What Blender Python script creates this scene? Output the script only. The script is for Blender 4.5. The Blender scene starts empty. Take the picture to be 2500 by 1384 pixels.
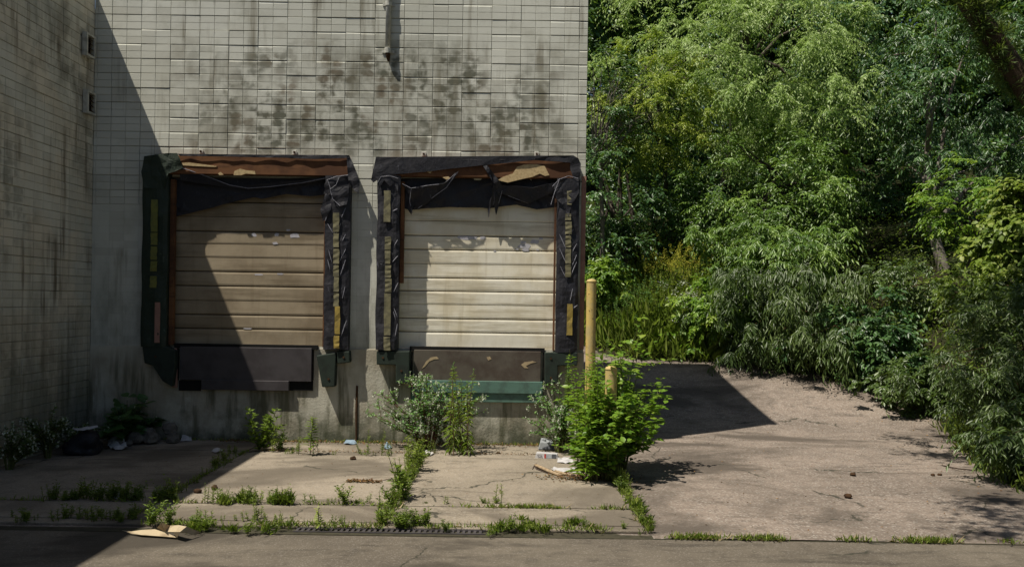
import bpy, bmesh, math, random
import numpy as np
from mathutils import Vector, Matrix, Euler
R = math.radians
SC = bpy.context.scene
COL = SC.collection
rng = np.random.default_rng(7)
random.seed(7)

# ------------------------------------------------------------------ camera, sky, sun, exposure
EYE = 2.0; FPX = 2050.0; ROLL = R(0.85)
cam_d = bpy.data.cameras.new("camera")
cam = bpy.data.objects.new("camera", cam_d); COL.objects.link(cam)
cam.location = (0, 0, EYE); cam.rotation_euler = (R(90), -ROLL, 0)
cam_d.sensor_width = 36.0; cam_d.lens = 36.0 * FPX / 2500.0
cam_d.shift_y = 43.0 / 2500.0
cam_d.clip_start = 0.05; cam_d.clip_end = 1500
SC.camera = cam

KX, KY = 0.43, 0.25                       # metres the sunlight travels right / back per metre it falls
world = bpy.data.worlds.new("World"); SC.world = world; world.use_nodes = True
wn = world.node_tree
bg = wn.nodes["Background"]
sky = wn.nodes.new("ShaderNodeTexSky"); sky.sky_type = 'NISHITA'; sky.sun_disc = False
sky.sun_elevation = math.atan(1 / math.hypot(KX, KY))
sky.sun_rotation = math.atan2(-KX, -KY)
sky.air_density = 1.0; sky.dust_density = 1.5
wn.links.new(sky.outputs[0], bg.inputs[0]); bg.inputs[1].default_value = 0.05
sun_d = bpy.data.lights.new("sun", 'SUN'); sun_d.energy = 5.0; sun_d.angle = R(0.5); sun_d.color = (1.0, 0.93, 0.80)
sun = bpy.data.objects.new("sun", sun_d); COL.objects.link(sun)
sun.rotation_euler = Vector((KX, KY, -1)).to_track_quat('-Z', 'Y').to_euler()
sun.location = (-8, -6, 20)
SC.view_settings.view_transform = 'Standard'; SC.view_settings.look = 'None'
SC.view_settings.exposure = 0.25; SC.view_settings.gamma = 1.0
SC.cycles.max_bounces = 8; SC.cycles.transparent_max_bounces = 8

# ------------------------------------------------------------------ measuring helpers (2500 px photograph -> metres)
_c, _s = math.cos(ROLL), math.sin(ROLL)
def uv(x, y):
    dx, dy = x - 1250.0, y - 735.0
    return dx * _c + dy * _s, -dx * _s + dy * _c
def P(x, y, Y):
    a, b = uv(x, y); return (a * Y / FPX, Y, EYE - b * Y / FPX)
def gz(Y):
    w = 0.45
    g = 0.22 * w * np.log1p(np.exp(np.clip((np.asarray(Y, float) - 13.5) / w, -30, 30)))
    return np.minimum(g, 1.05 + 0.03 * (np.asarray(Y, float) - 18.3))
def G(x, y):
    a, b = uv(x, y); Y = EYE * FPX / max(b, 60)
    for _ in range(30):
        Y = 0.5 * Y + 0.5 * (EYE - float(gz(Y))) * FPX / max(b, 60)
    return (a * Y / FPX, Y, float(gz(Y)))

# ------------------------------------------------------------------ object helpers
def link(o, parent=None):
    COL.objects.link(o)
    if parent is not None: o.parent = parent
    return o
def tag(o, label=None, cat=None, group=None, kind=None):
    if label: o["label"] = label
    if cat: o["category"] = cat
    if group: o["group"] = group
    if kind: o["kind"] = kind
    return o
def empty(name, loc=(0, 0, 0), rz=0.0):
    o = bpy.data.objects.new(name, None); o.empty_display_size = 0.2
    o.location = loc; o.rotation_euler = (0, 0, rz); COL.objects.link(o); return o
def local(o, parent):
    """keep world-space mesh data under a parent empty that has a location"""
    o.parent = parent
    o.matrix_parent_inverse = parent.matrix_basis.inverted()
    return o

class MB:
    def __init__(s): s.v = []; s.f = []; s.m = []
    def add(s, vs, fs, mi=0):
        b = len(s.v); s.v += [tuple(p) for p in vs]
        for f in fs: s.f.append([i + b for i in f]); s.m.append(mi)
    def box(s, a, b, mi=0, M=None):
        x0, y0, z0 = a; x1, y1, z1 = b
        vs = [(x0,y0,z0),(x1,y0,z0),(x1,y1,z0),(x0,y1,z0),(x0,y0,z1),(x1,y0,z1),(x1,y1,z1),(x0,y1,z1)]
        if M is not None: vs = [tuple(M @ Vector(p)) for p in vs]
        s.add(vs, [(0,3,2,1),(4,5,6,7),(0,1,5,4),(1,2,6,5),(2,3,7,6),(3,0,4,7)], mi)
    def tube(s, pts, rad, n=8, mi=0, cap=True):
        pts = [Vector(p) for p in pts]
        if not hasattr(rad, '__len__'): rad = [rad] * len(pts)
        vs = []; up = Vector((0.13, 0.31, 0.94))
        for i, p in enumerate(pts):
            d = (pts[min(i+1, len(pts)-1)] - pts[max(i-1, 0)]).normalized()
            a = d.cross(up)
            if a.length < 1e-3: a = d.cross(Vector((1, 0, 0)))
            a.normalize(); b = d.cross(a)
            for k in range(n):
                t = 2 * math.pi * k / n
                vs.append(p + (a * math.cos(t) + b * math.sin(t)) * rad[i])
        fs = []
        for i in range(len(pts) - 1):
            for k in range(n):
                k2 = (k + 1) % n
                fs.append((i*n+k, i*n+k2, (i+1)*n+k2, (i+1)*n+k))
        if cap:
            fs.append(tuple(range(n))); fs.append(tuple(reversed(range((len(pts)-1)*n, len(pts)*n))))
        s.add(vs, fs, mi)
    def poly_prism(s, pts, th, mi=0):
        """closed outline given as 3-D points facing -Y, thickened backwards"""
        n = len(pts); vs = [tuple(p) for p in pts] + [(p[0], p[1] + th, p[2]) for p in pts]
        fs = [tuple(range(n)), tuple(reversed(range(n, 2*n)))]
        for i in range(n):
            j = (i + 1) % n; fs.append((i, i + n, j + n, j))
        s.add(vs, fs, mi)
    def build(s, name, mats, parent=None, smooth=False, bevel=0.0):
        me = bpy.data.meshes.new(name); me.from_pydata(s.v, [], s.f)
        if not isinstance(mats, (list, tuple)): mats = [mats]
        for m in mats: me.materials.append(m)
        me.polygons.foreach_set("material_index", s.m)
        if smooth: me.polygons.foreach_set("use_smooth", [True] * len(s.f))
        bm = bmesh.new(); bm.from_mesh(me); bmesh.ops.recalc_face_normals(bm, faces=bm.faces); bm.to_mesh(me); bm.free()
        me.update()
        o = link(bpy.data.objects.new(name, me), None)
        if parent is not None: local(o, parent)
        if bevel:
            md = o.modifiers.new("bevel", 'BEVEL'); md.width = bevel; md.segments = 2; md.limit_method = 'ANGLE'
        return o

class TM:
    """triangle soup in numpy with one colour value per vertex"""
    def __init__(s): s.v = []; s.t = []; s.c = []; s.m = []; s.n = 0
    def add(s, v, t, c=0.5, mi=0):
        v = np.asarray(v, float).reshape(-1, 3); t = np.asarray(t, int).reshape(-1, 3)
        s.v.append(v); s.t.append(t + s.n); s.n += len(v)
        c = np.asarray(c, float); s.c.append(np.broadcast_to(c, (len(v),)).copy())
        s.m.append(np.full(len(t), mi))
    def tube(s, pts, rad, n=6, c=0.5, mi=0):
        b = MB(); b.tube(pts, rad, n, cap=False)
        t = []
        for f in b.f: t += [(f[0], f[1], f[2]), (f[0], f[2], f[3])]
        s.add(b.v, t, c, mi)
    def mesh(s, name, mats, smooth=True):
        v = np.concatenate(s.v); t = np.concatenate(s.t); c = np.concatenate(s.c); m = np.concatenate(s.m)
        me = bpy.data.meshes.new(name)
        me.vertices.add(len(v)); me.vertices.foreach_set("co", v.astype(np.float32).ravel())
        me.loops.add(len(t) * 3); me.loops.foreach_set("vertex_index", t.astype(np.int32).ravel())
        me.polygons.add(len(t)); me.polygons.foreach_set("loop_start", np.arange(0, len(t) * 3, 3, dtype=np.int32))
        if not isinstance(mats, (list, tuple)): mats = [mats]
        for x in mats: me.materials.append(x)
        me.polygons.foreach_set("material_index", m.astype(np.int32))
        if smooth: me.polygons.foreach_set("use_smooth", np.ones(len(t), bool))
        at = me.attributes.new("tint", 'FLOAT', 'POINT'); at.data.foreach_set("value", c.astype(np.float32))
        me.update(calc_edges=True); me.validate()
        return me
    def build(s, name, mats, parent=None, smooth=True):
        o = link(bpy.data.objects.new(name, s.mesh(name, mats, smooth)))
        if parent is not None: local(o, parent)
        return o

# ------------------------------------------------------------------ material helper
class NT:
    def __init__(s, name, rough=0.8, spec=0.3):
        s.m = bpy.data.materials.new(name); s.m.use_nodes = True; s.t = s.m.node_tree
        s.b = s.t.nodes["Principled BSDF"]; s.out = s.t.nodes["Material Output"]
        s.b.inputs["Roughness"].default_value = rough; s.b.inputs["Specular IOR Level"].default_value = spec
    def n(s, typ, **k):
        nd = s.t.nodes.new(typ)
        for a, v in k.items(): setattr(nd, a, v)
        return nd
    def put(s, sock, v):
        if isinstance(v, bpy.types.NodeSocket): s.t.links.new(v, sock)
        elif v is not None:
            try: sock.default_value = v
            except Exception: sock.default_value = (*v, 1.0)
    def pos(s): return s.n("ShaderNodeNewGeometry").outputs["Position"]
    def obj(s): return s.n("ShaderNodeTexCoord").outputs["Object"]
    def scl(s, vec, k):
        nd = s.n("ShaderNodeVectorMath", operation='MULTIPLY'); s.put(nd.inputs[0], vec); nd.inputs[1].default_value = k; return nd.outputs[0]
    def xyz(s, vec):
        nd = s.n("ShaderNodeSeparateXYZ"); s.put(nd.inputs[0], vec); return nd.outputs
    def comb(s, x, y, z):
        nd = s.n("ShaderNodeCombineXYZ")
        for i, v in enumerate((x, y, z)): s.put(nd.inputs[i], v)
        return nd.outputs[0]
    def noise(s, vec, scale, detail=4, rough=0.55, dist=0.0, color=False):
        nd = s.n("ShaderNodeTexNoise"); s.put(nd.inputs["Vector"], vec)
        nd.inputs["Scale"].default_value = scale; nd.inputs["Detail"].default_value = detail
        nd.inputs["Roughness"].default_value = rough; nd.inputs["Distortion"].default_value = dist
        return nd.outputs[1 if color else 0]
    def voro(s, vec, scale, feature='F1', out="Distance"):
        nd = s.n("ShaderNodeTexVoronoi", feature=feature); s.put(nd.inputs["Vector"], vec); nd.inputs["Scale"].default_value = scale
        return nd.outputs[out]
    def white(s, vec):
        nd = s.n("ShaderNodeTexWhiteNoise"); s.put(nd.inputs["Vector"], vec); return nd.outputs["Value"]
    def math(s, op, a, b=None, c=None, clamp=False):
        nd = s.n("ShaderNodeMath", operation=op, use_clamp=clamp); s.put(nd.inputs[0], a)
        if b is not None: s.put(nd.inputs[1], b)
        if c is not None: s.put(nd.inputs[2], c)
        return nd.outputs[0]
    def step(s, v, a, b, lo=0.0, hi=1.0):
        nd = s.n("ShaderNodeMapRange", interpolation_type='SMOOTHSTEP'); s.put(nd.inputs[0], v)
        nd.inputs[1].default_value = a; nd.inputs[2].default_value = b; nd.inputs[3].default_value = lo; nd.inputs[4].default_value = hi
        return nd.outputs[0]
    def mix(s, f, a, b, mode='MIX'):
        nd = s.n("ShaderNodeMix", data_type='RGBA', blend_type=mode); s.put(nd.inputs[0], f); s.put(nd.inputs[6], a); s.put(nd.inputs[7], b)
        return nd.outputs[2]
    def ramp(s, f, stops):
        nd = s.n("ShaderNodeValToRGB"); s.put(nd.inputs[0], f); e = nd.color_ramp.elements
        while len(e) < len(stops): e.new(0.5)
        for el, (p, c) in zip(e, stops): el.position = p; el.color = (*c, 1.0)
        return nd.outputs[0]
    def bump(s, h, strength=0.5, dist=0.01, nrm=None):
        nd = s.n("ShaderNodeBump"); nd.inputs["Strength"].default_value = strength; nd.inputs["Distance"].default_value = dist
        s.put(nd.inputs["Height"], h)
        if nrm is not None: s.put(nd.inputs["Normal"], nrm)
        return nd.outputs[0]
    def attr(s, name="tint"):
        nd = s.n("ShaderNodeAttribute"); nd.attribute_name = name; return nd.outputs["Fac"]
    def done(s, color=None, rough=None, normal=None):
        if color is not None: s.put(s.b.inputs["Base Color"], color)
        if rough is not None: s.put(s.b.inputs["Roughness"], rough)
        if normal is not None: s.put(s.b.inputs["Normal"], normal)
        return s.m

def wall_mat(name, axis, side):
    k = NT(name, 0.75, 0.3); p = k.pos(); x, y, z = k.xyz(p)
    U = (x, y)[axis]
    cell = k.comb(k.math('FLOOR', k.math('DIVIDE', k.math('ADD', U, 3.18), 0.2032)), k.math('FLOOR', k.math('DIVIDE', k.math('ADD', z, -5.50), 0.1016)), 0.0)
    rnd = k.white(cell)
    big = k.noise(p, 0.55, 3); mid = k.noise(p, 2.6, 5, 0.6); fine = k.noise(p, 60, 3, 0.6)
    col = k.mix(k.step(big, 0.35, 0.68), (0.545, 0.55, 0.485), (0.645, 0.65, 0.585))
    if side == 'left': col = k.mix(k.step(k.noise(p, 1.5, 4), 0.42, 0.6, 0.25, 0.8), col, (0.66, 0.595, 0.475))
    col = k.mix(k.step(mid, 0.5, 0.75, 0, 0.55), col, (0.38, 0.38, 0.315))
    col = k.mix(k.math('MULTIPLY', k.math('SUBTRACT', rnd, 0.5), 0.5, clamp=True), col, (0.30, 0.285, 0.23))
    # mould blotches that keep roughly to the scored tiles
    warp = k.noise(p, 7, 2, 0.5, color=True)
    wv = k.n("ShaderNodeMix", data_type='VECTOR'); wv.inputs[0].default_value = 0.06; k.put(wv.inputs[4], p); k.put(wv.inputs[5], warp)
    fu = k.math('ABSOLUTE', k.math('SUBTRACT', k.math('FRACT', k.math('DIVIDE', k.math('ADD', U, 3.18), 0.2032)), 0.5))
    fz = k.math('ABSOLUTE', k.math('SUBTRACT', k.math('FRACT', k.math('DIVIDE', k.math('ADD', z, -5.50), 0.1016)), 0.5))
    dist = k.math('ADD', k.math('POWER', fu, 2.0), k.math('POWER', fz, 2.0))
    inside = k.step(k.math('ADD', k.math('MULTIPLY', dist, 0.60), k.math('MULTIPLY', k.math('SUBTRACT', k.noise(p, 7, 3, 0.5), 0.5), 0.8)), 0.26, 0.02)
    zone = k.noise(k.scl(p, (0.8, 0.8, 0.55)), 1.0, 3, 0.5)
    if side == 'front':
        band = k.math('MULTIPLY', k.step(z, 3.7, 4.2), k.step(z, 5.75, 5.3))
        bx = k.math('MULTIPLY', k.step(x, -5.0, -3.9), k.step(x, 0.95, 0.2, 0.35, 1.0))
        band = k.math('MULTIPLY', band, bx)
    else:
        band = k.math('MULTIPLY', k.step(k.noise(p, 0.6, 2), 0.42, 0.62), 0.55)
    zz = k.math('MULTIPLY', k.step(zone, 0.34, 0.5), band)
    blot = k.step(k.math('ADD', k.math('MULTIPLY', rnd, 0.16), k.math('MULTIPLY', k.noise(k.scl(p, (1, 1, 0.75)), 3.0, 4, 0.55, 0.3), 1.0)), 0.49, 0.66)
    mask = k.math('MULTIPLY', k.math('MULTIPLY', blot, inside), zz)
    mold = k.mix(k.step(k.noise(p, 1.3, 2), 0.46, 0.62), (0.085, 0.088, 0.06), (0.15, 0.115, 0.075))
    col = k.mix(k.math('MULTIPLY', mask, 0.92), col, mold)
    # run-down streaks
    st = k.noise(k.scl(p, (7, 7, 0.55)), 1.0, 4, 0.6)
    amt = k.step(st, 0.52 if side == 'front' else 0.46, 0.72, 0, 0.72 if side == 'front' else 0.9)
    amt = k.math('MULTIPLY', amt, k.step(k.noise(p, 0.9, 2), 0.42, 0.6))
    col = k.mix(amt, col, (0.17, 0.15, 0.10) if side == 'front' else (0.13, 0.10, 0.06))
    grime_and_shade = k.math('MULTIPLY', k.step(k.noise(k.scl(p, (1, 1, 0.6)), 1.7, 6, 0.68, 0.4), 0.44, 0.66, 0, 0.6), zz if side == 'front' else k.step(k.math('ADD', z, k.math('MULTIPLY', k.noise(p, 0.9, 4), 2.5)), 4.9, 6.2))  # front: dirt; left: vignette shade painted into the colour towards the top
    col = k.mix(grime_and_shade, col, (0.15, 0.145, 0.105) if side == 'front' else (0.075, 0.072, 0.05))
    # ragged dark green tone low on the wall, stronger towards the ground
    low = k.math('ADD', z, k.math('MULTIPLY', k.math('SUBTRACT', k.noise(k.scl(p, (2.2, 2.2, 0.7)), 1.0, 6, 0.68), 0.5), 4.4))
    col = k.mix(k.step(low, 2.3, 0.2, 0, 0.72), col, (0.085, 0.09, 0.058))
    h = k.math('ADD', k.math('MULTIPLY', fine, 0.4), mid)
    return k.done(col, 0.8, k.bump(h, 0.55, 0.006))

def simple(name, base, dark, rough=0.7, scale=6, amt=0.6, spec=0.3, bump=0.3, dist=0.004, metal=0.0, fine=80):
    k = NT(name, rough, spec); p = k.pos()
    n1 = k.noise(p, scale, 5, 0.6); n2 = k.noise(p, fine, 3, 0.6)
    col = k.mix(k.step(n1, 0.42, 0.68, 0, amt), base, dark)
    col = k.mix(k.step(n2, 0.5, 0.8, 0, 0.3), col, dark)
    k.b.inputs["Metallic"].default_value = metal
    return k.done(col, None, k.bump(k.math('ADD', n1, k.math('MULTIPLY', n2, 0.4)), bump, dist))

M = {}
M['wall_front'] = wall_mat("painted_block_front", 0, 'front')
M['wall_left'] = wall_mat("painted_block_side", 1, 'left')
M['mortar'] = simple("dark_mortar", (0.40, 0.385, 0.32), (0.14, 0.13, 0.10), 0.85, 1.8, 0.9)
def foundation_mat():
    k = NT("stained_concrete_base", 0.85, 0.2); p = k.pos(); x, y, z = k.xyz(p)
    n1 = k.noise(p, 1.4, 5, 0.62); n2 = k.noise(p, 30, 4, 0.65); st = k.noise(k.scl(p, (6, 6, 0.7)), 1.0, 5, 0.6)
    col = k.mix(k.step(n1, 0.35, 0.65), (0.50, 0.485, 0.41), (0.33, 0.30, 0.235))
    col = k.mix(k.math('MULTIPLY', k.step(st, 0.46, 0.66, 0, 0.85), k.step(k.math('ADD', z, k.math('MULTIPLY', n1, 0.8)), 1.75, 1.25)), col, (0.10, 0.10, 0.06))
    low = k.math('ADD', z, k.math('MULTIPLY', k.math('SUBTRACT', k.noise(p, 1.8, 6, 0.68), 0.5), 1.8))
    col = k.mix(k.step(low, 0.55, -0.1, 0, 0.88), col, (0.045, 0.055, 0.03))
    col = k.mix(k.step(n2, 0.55, 0.8, 0, 0.3), col, (0.14, 0.12, 0.09))
    return k.done(col, 0.9, k.bump(k.math('ADD', n2, k.math('MULTIPLY', n1, 1.5)), 0.5, 0.012))
M['base'] = foundation_mat()
def slab_mat(name, a, b, c, agg, aggs):
    k = NT(name, 0.88, 0.25); p = k.pos()
    n1 = k.noise(p, 0.8, 6, 0.62, 0.4); n2 = k.noise(p, 5, 5, 0.65); n3 = k.noise(p, 120, 2, 0.7)
    st = k.noise(k.scl(p, (0.9, 4.0, 1)), 1.0, 5, 0.65, 0.6)
    v = k.voro(p, aggs, out="Color"); vc = k.xyz(v)[0]
    col = k.mix(k.step(n1, 0.35, 0.66), a, b)
    col = k.mix(k.step(n2, 0.48, 0.72, 0, 0.6), col, c)
    col = k.mix(k.step(st, 0.54, 0.70, 0, 0.55), col, (c[0]*0.55, c[1]*0.55, c[2]*0.55))
    col = k.mix(k.step(vc, 0.80, 0.95, 0, agg), col, (0.46, 0.43, 0.39))
    col = k.mix(k.step(vc, 0.22, 0.05, 0, agg), col, (0.05, 0.045, 0.04))
    pt = k.noise(k.scl(p, (0.55, 1.0, 1)), 0.55, 5, 0.6, 1.2)
    col = k.mix(k.step(pt, 0.47, 0.62, 0, 0.85), col, (c[0]*0.75, c[1]*0.75, c[2]*0.75))
    # hairline cracks
    cr = k.voro(k.n("ShaderNodeVectorMath", operation='ADD').outputs[0], 1.0) if False else None
    wp = k.noise(p, 1.1, 5, 0.6, color=True)
    ad = k.n("ShaderNodeVectorMath", operation='MULTIPLY_ADD'); k.put(ad.inputs[0], wp); ad.inputs[1].default_value = (1.1, 1.1, 0); k.put(ad.inputs[2], p)
    e = k.voro(ad.outputs[0], 0.33, 'DISTANCE_TO_EDGE')
    col = k.mix(k.math('MULTIPLY', k.step(e, 0.006, 0.002), k.step(n1, 0.5, 0.56, 0.0, 0.85)), col, (0.035, 0.035, 0.025))
    h = k.math('ADD', k.math('MULTIPLY', vc, 0.6), k.math('ADD', n3, k.math('MULTIPLY', n2, 1.2)))
    return k.done(col, 0.9, k.bump(h, 0.6, 0.008))
M['slab'] = slab_mat("worn_apron_concrete", (0.30, 0.255, 0.20), (0.235, 0.20, 0.155), (0.16, 0.135, 0.105), 0.25, 75)
M['drive'] = slab_mat("exposed_aggregate_drive", (0.255, 0.207, 0.172), (0.185, 0.151, 0.126), (0.11, 0.091, 0.075), 0.42, 60)
M['asphalt'] = slab_mat("old_asphalt", (0.15, 0.128, 0.10), (0.112, 0.095, 0.075), (0.068, 0.058, 0.046), 0.16, 95)
M['soil'] = simple("joint_soil", (0.05, 0.045, 0.028), (0.02, 0.02, 0.012), 0.95, 12, 0.8)
def ground_mat():
    k = NT("leafy_soil", 0.95, 0.1); p = k.pos()
    n1 = k.noise(p, 0.7, 5, 0.6); n2 = k.noise(p, 9, 5, 0.7)
    col = k.mix(k.step(n1, 0.4, 0.6), (0.022, 0.034, 0.010), (0.028, 0.024, 0.013))
    col = k.mix(k.step(n2, 0.5, 0.7), col, (0.02, 0.03, 0.01))
    return k.done(col, 0.95, k.bump(n2, 0.8, 0.05))
M['ground'] = ground_mat()
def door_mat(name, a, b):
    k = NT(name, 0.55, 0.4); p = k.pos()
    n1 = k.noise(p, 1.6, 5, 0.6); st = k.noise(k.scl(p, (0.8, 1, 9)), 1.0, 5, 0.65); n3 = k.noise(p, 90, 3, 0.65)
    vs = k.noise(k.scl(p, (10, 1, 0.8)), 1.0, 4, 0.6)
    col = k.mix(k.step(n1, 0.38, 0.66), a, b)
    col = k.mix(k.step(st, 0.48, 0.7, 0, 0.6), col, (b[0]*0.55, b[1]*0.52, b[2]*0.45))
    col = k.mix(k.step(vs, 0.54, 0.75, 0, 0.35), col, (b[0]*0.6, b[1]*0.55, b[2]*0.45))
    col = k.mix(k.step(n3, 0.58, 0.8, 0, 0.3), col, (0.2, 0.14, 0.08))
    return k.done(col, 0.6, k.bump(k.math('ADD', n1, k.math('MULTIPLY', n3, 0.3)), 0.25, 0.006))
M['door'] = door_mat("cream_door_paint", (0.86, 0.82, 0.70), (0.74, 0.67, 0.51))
M['door_shaded'] = door_mat("shaded_door_paint", (0.34, 0.28, 0.195), (0.24, 0.19, 0.125))  # same door paint, the left bay's shade put into its colour
M['seam'] = simple("door_seam_dirt", (0.07, 0.055, 0.035), (0.03, 0.025, 0.018), 0.9)
M['peeled'] = simple("bare_peeled_metal", (0.50, 0.49, 0.53), (0.36, 0.35, 0.40), 0.5, 20, 0.5)
def vinyl_mat(name, base, hi, sc=9):
    k = NT(name, 0.6, 0.35); p = k.pos()
    n1 = k.noise(p, sc, 5, 0.6, 0.6); n2 = k.noise(k.scl(p, (1, 1, 0.4)), 26, 4, 0.6, 1.0); n3 = k.noise(p, 70, 3)
    col = k.mix(k.step(n1, 0.55, 0.78, 0, 0.7), base, hi)
    col = k.mix(k.step(n2, 0.64, 0.74, 0, 0.55), col, (hi[0]*2.2, hi[1]*2.2, hi[2]*2.2))
    return k.done(col, k.step(n1, 0.3, 0.7, 0.45, 0.75), k.bump(k.math('ADD', k.math('MULTIPLY', n1, 2), k.math('ADD', n2, k.math('MULTIPLY', n3, 0.2))), 0.32, 0.012))
M['vinyl'] = vinyl_mat("black_vinyl", (0.018, 0.018, 0.024), (0.05, 0.05, 0.065))
M['vinyl_green'] = vinyl_mat("mossy_black_vinyl", (0.018, 0.03, 0.02), (0.04, 0.06, 0.045))
M['vinyl_edge'] = simple("frayed_vinyl_edge", (0.30, 0.30, 0.35), (0.12, 0.12, 0.15), 0.6, 30, 0.8)
M['rubber'] = simple("black_rubber", (0.022, 0.034, 0.026), (0.012, 0.015, 0.012), 0.7, 8, 0.6, bump=0.4)
M['guide'] = simple("faded_yellow_strip", (0.19, 0.175, 0.10), (0.09, 0.085, 0.06), 0.7, 14, 0.8)
M['guide_green'] = simple("mossy_yellow_strip", (0.16, 0.165, 0.04), (0.08, 0.10, 0.04), 0.7, 14, 0.7)
M['guide_bright'] = simple("yellow_strip", (0.34, 0.25, 0.06), (0.17, 0.13, 0.05), 0.6, 14, 0.7)
def plywood_mat():
    k = NT("weathered_plywood", 0.8, 0.2); p = k.pos()
    g = k.noise(k.scl(p, (1.5, 1, 14)), 1.0, 5, 0.6, 0.8); n = k.noise(p, 2.2, 4, 0.6)
    col = k.mix(k.step(n, 0.4, 0.62), (0.16, 0.075, 0.035), (0.085, 0.04, 0.022))
    col = k.mix(k.step(g, 0.5, 0.75, 0, 0.7), col, (0.045, 0.024, 0.015))
    return k.done(col, 0.85, k.bump(g, 0.4, 0.006))
M['ply'] = plywood_mat()
M['splinter'] = simple("pale_split_wood", (0.52, 0.40, 0.22), (0.36, 0.25, 0.13), 0.85, 30, 0.7, bump=0.6)
M['brick_red'] = simple("red_painted_trim", (0.20, 0.05, 0.04), (0.09, 0.03, 0.025), 0.8, 8, 0.7)
M['pinktrim'] = simple("faded_red_trim", (0.34, 0.19, 0.15), (0.20, 0.11, 0.09), 0.85, 6, 0.6)
M['steel_rust'] = simple("rusty_leveler_steel", (0.105, 0.09, 0.072), (0.06, 0.042, 0.032), 0.6, 4, 0.8, 0.4, 0.4, 0.006)
M['steel_dark'] = simple("dark_leveler_steel", (0.062, 0.056, 0.06), (0.035, 0.03, 0.032), 0.55, 4, 0.7, 0.4, 0.35, 0.006)
M['steel_green'] = simple("green_painted_steel", (0.10, 0.19, 0.155), (0.06, 0.095, 0.08), 0.55, 7, 0.7, 0.4, 0.3, 0.004)
M['chalk'] = simple("scraped_pale_mark", (0.42, 0.33, 0.20), (0.30, 0.22, 0.14), 0.9, 40, 0.8)
M['black'] = simple("dark_void", (0.008, 0.008, 0.008), (0.004, 0.004, 0.004), 0.95)
M['galv'] = simple("galvanised_pipe", (0.50, 0.50, 0.45), (0.26, 0.255, 0.22), 0.6, 12, 0.8, 0.4)
M['rust'] = simple("deep_rust", (0.07, 0.04, 0.022), (0.03, 0.02, 0.014), 0.95, 20, 0.8, 0.1, 0.7)
def bollard_mat():
    k = NT("faded_bollard_paint", 0.6, 0.35); p = k.pos(); x, y, z = k.xyz(p)
    n1 = k.noise(k.scl(p, (1, 1, .35)), 9, 5, .65); n2 = k.noise(p, 22, 5, .7)
    col = k.mix(k.step(n1, .4, .65), (0.58, 0.42, 0.13), (0.44, 0.35, 0.17))
    col = k.mix(k.step(n2, .60, .66), col, (0.10, 0.06, 0.035))
    low = k.math('ADD', z, k.math('MULTIPLY', n1, .5))
    col = k.mix(k.step(low, .62, .25, 0, .85), col, (0.12, 0.08, 0.04))
    return k.done(col, .65, k.bump(k.math('ADD', n1, n2), .4, .004))
M['yellow'] = bollard_mat()
M['roofing'] = simple("roof_membrane", (0.10, 0.10, 0.10), (0.06, 0.06, 0.06), 0.9)
M['white_chip'] = simple("white_clip_paint", (0.66, 0.64, 0.58), (0.30, 0.28, 0.24), 0.7, 40, 0.6)

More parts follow.
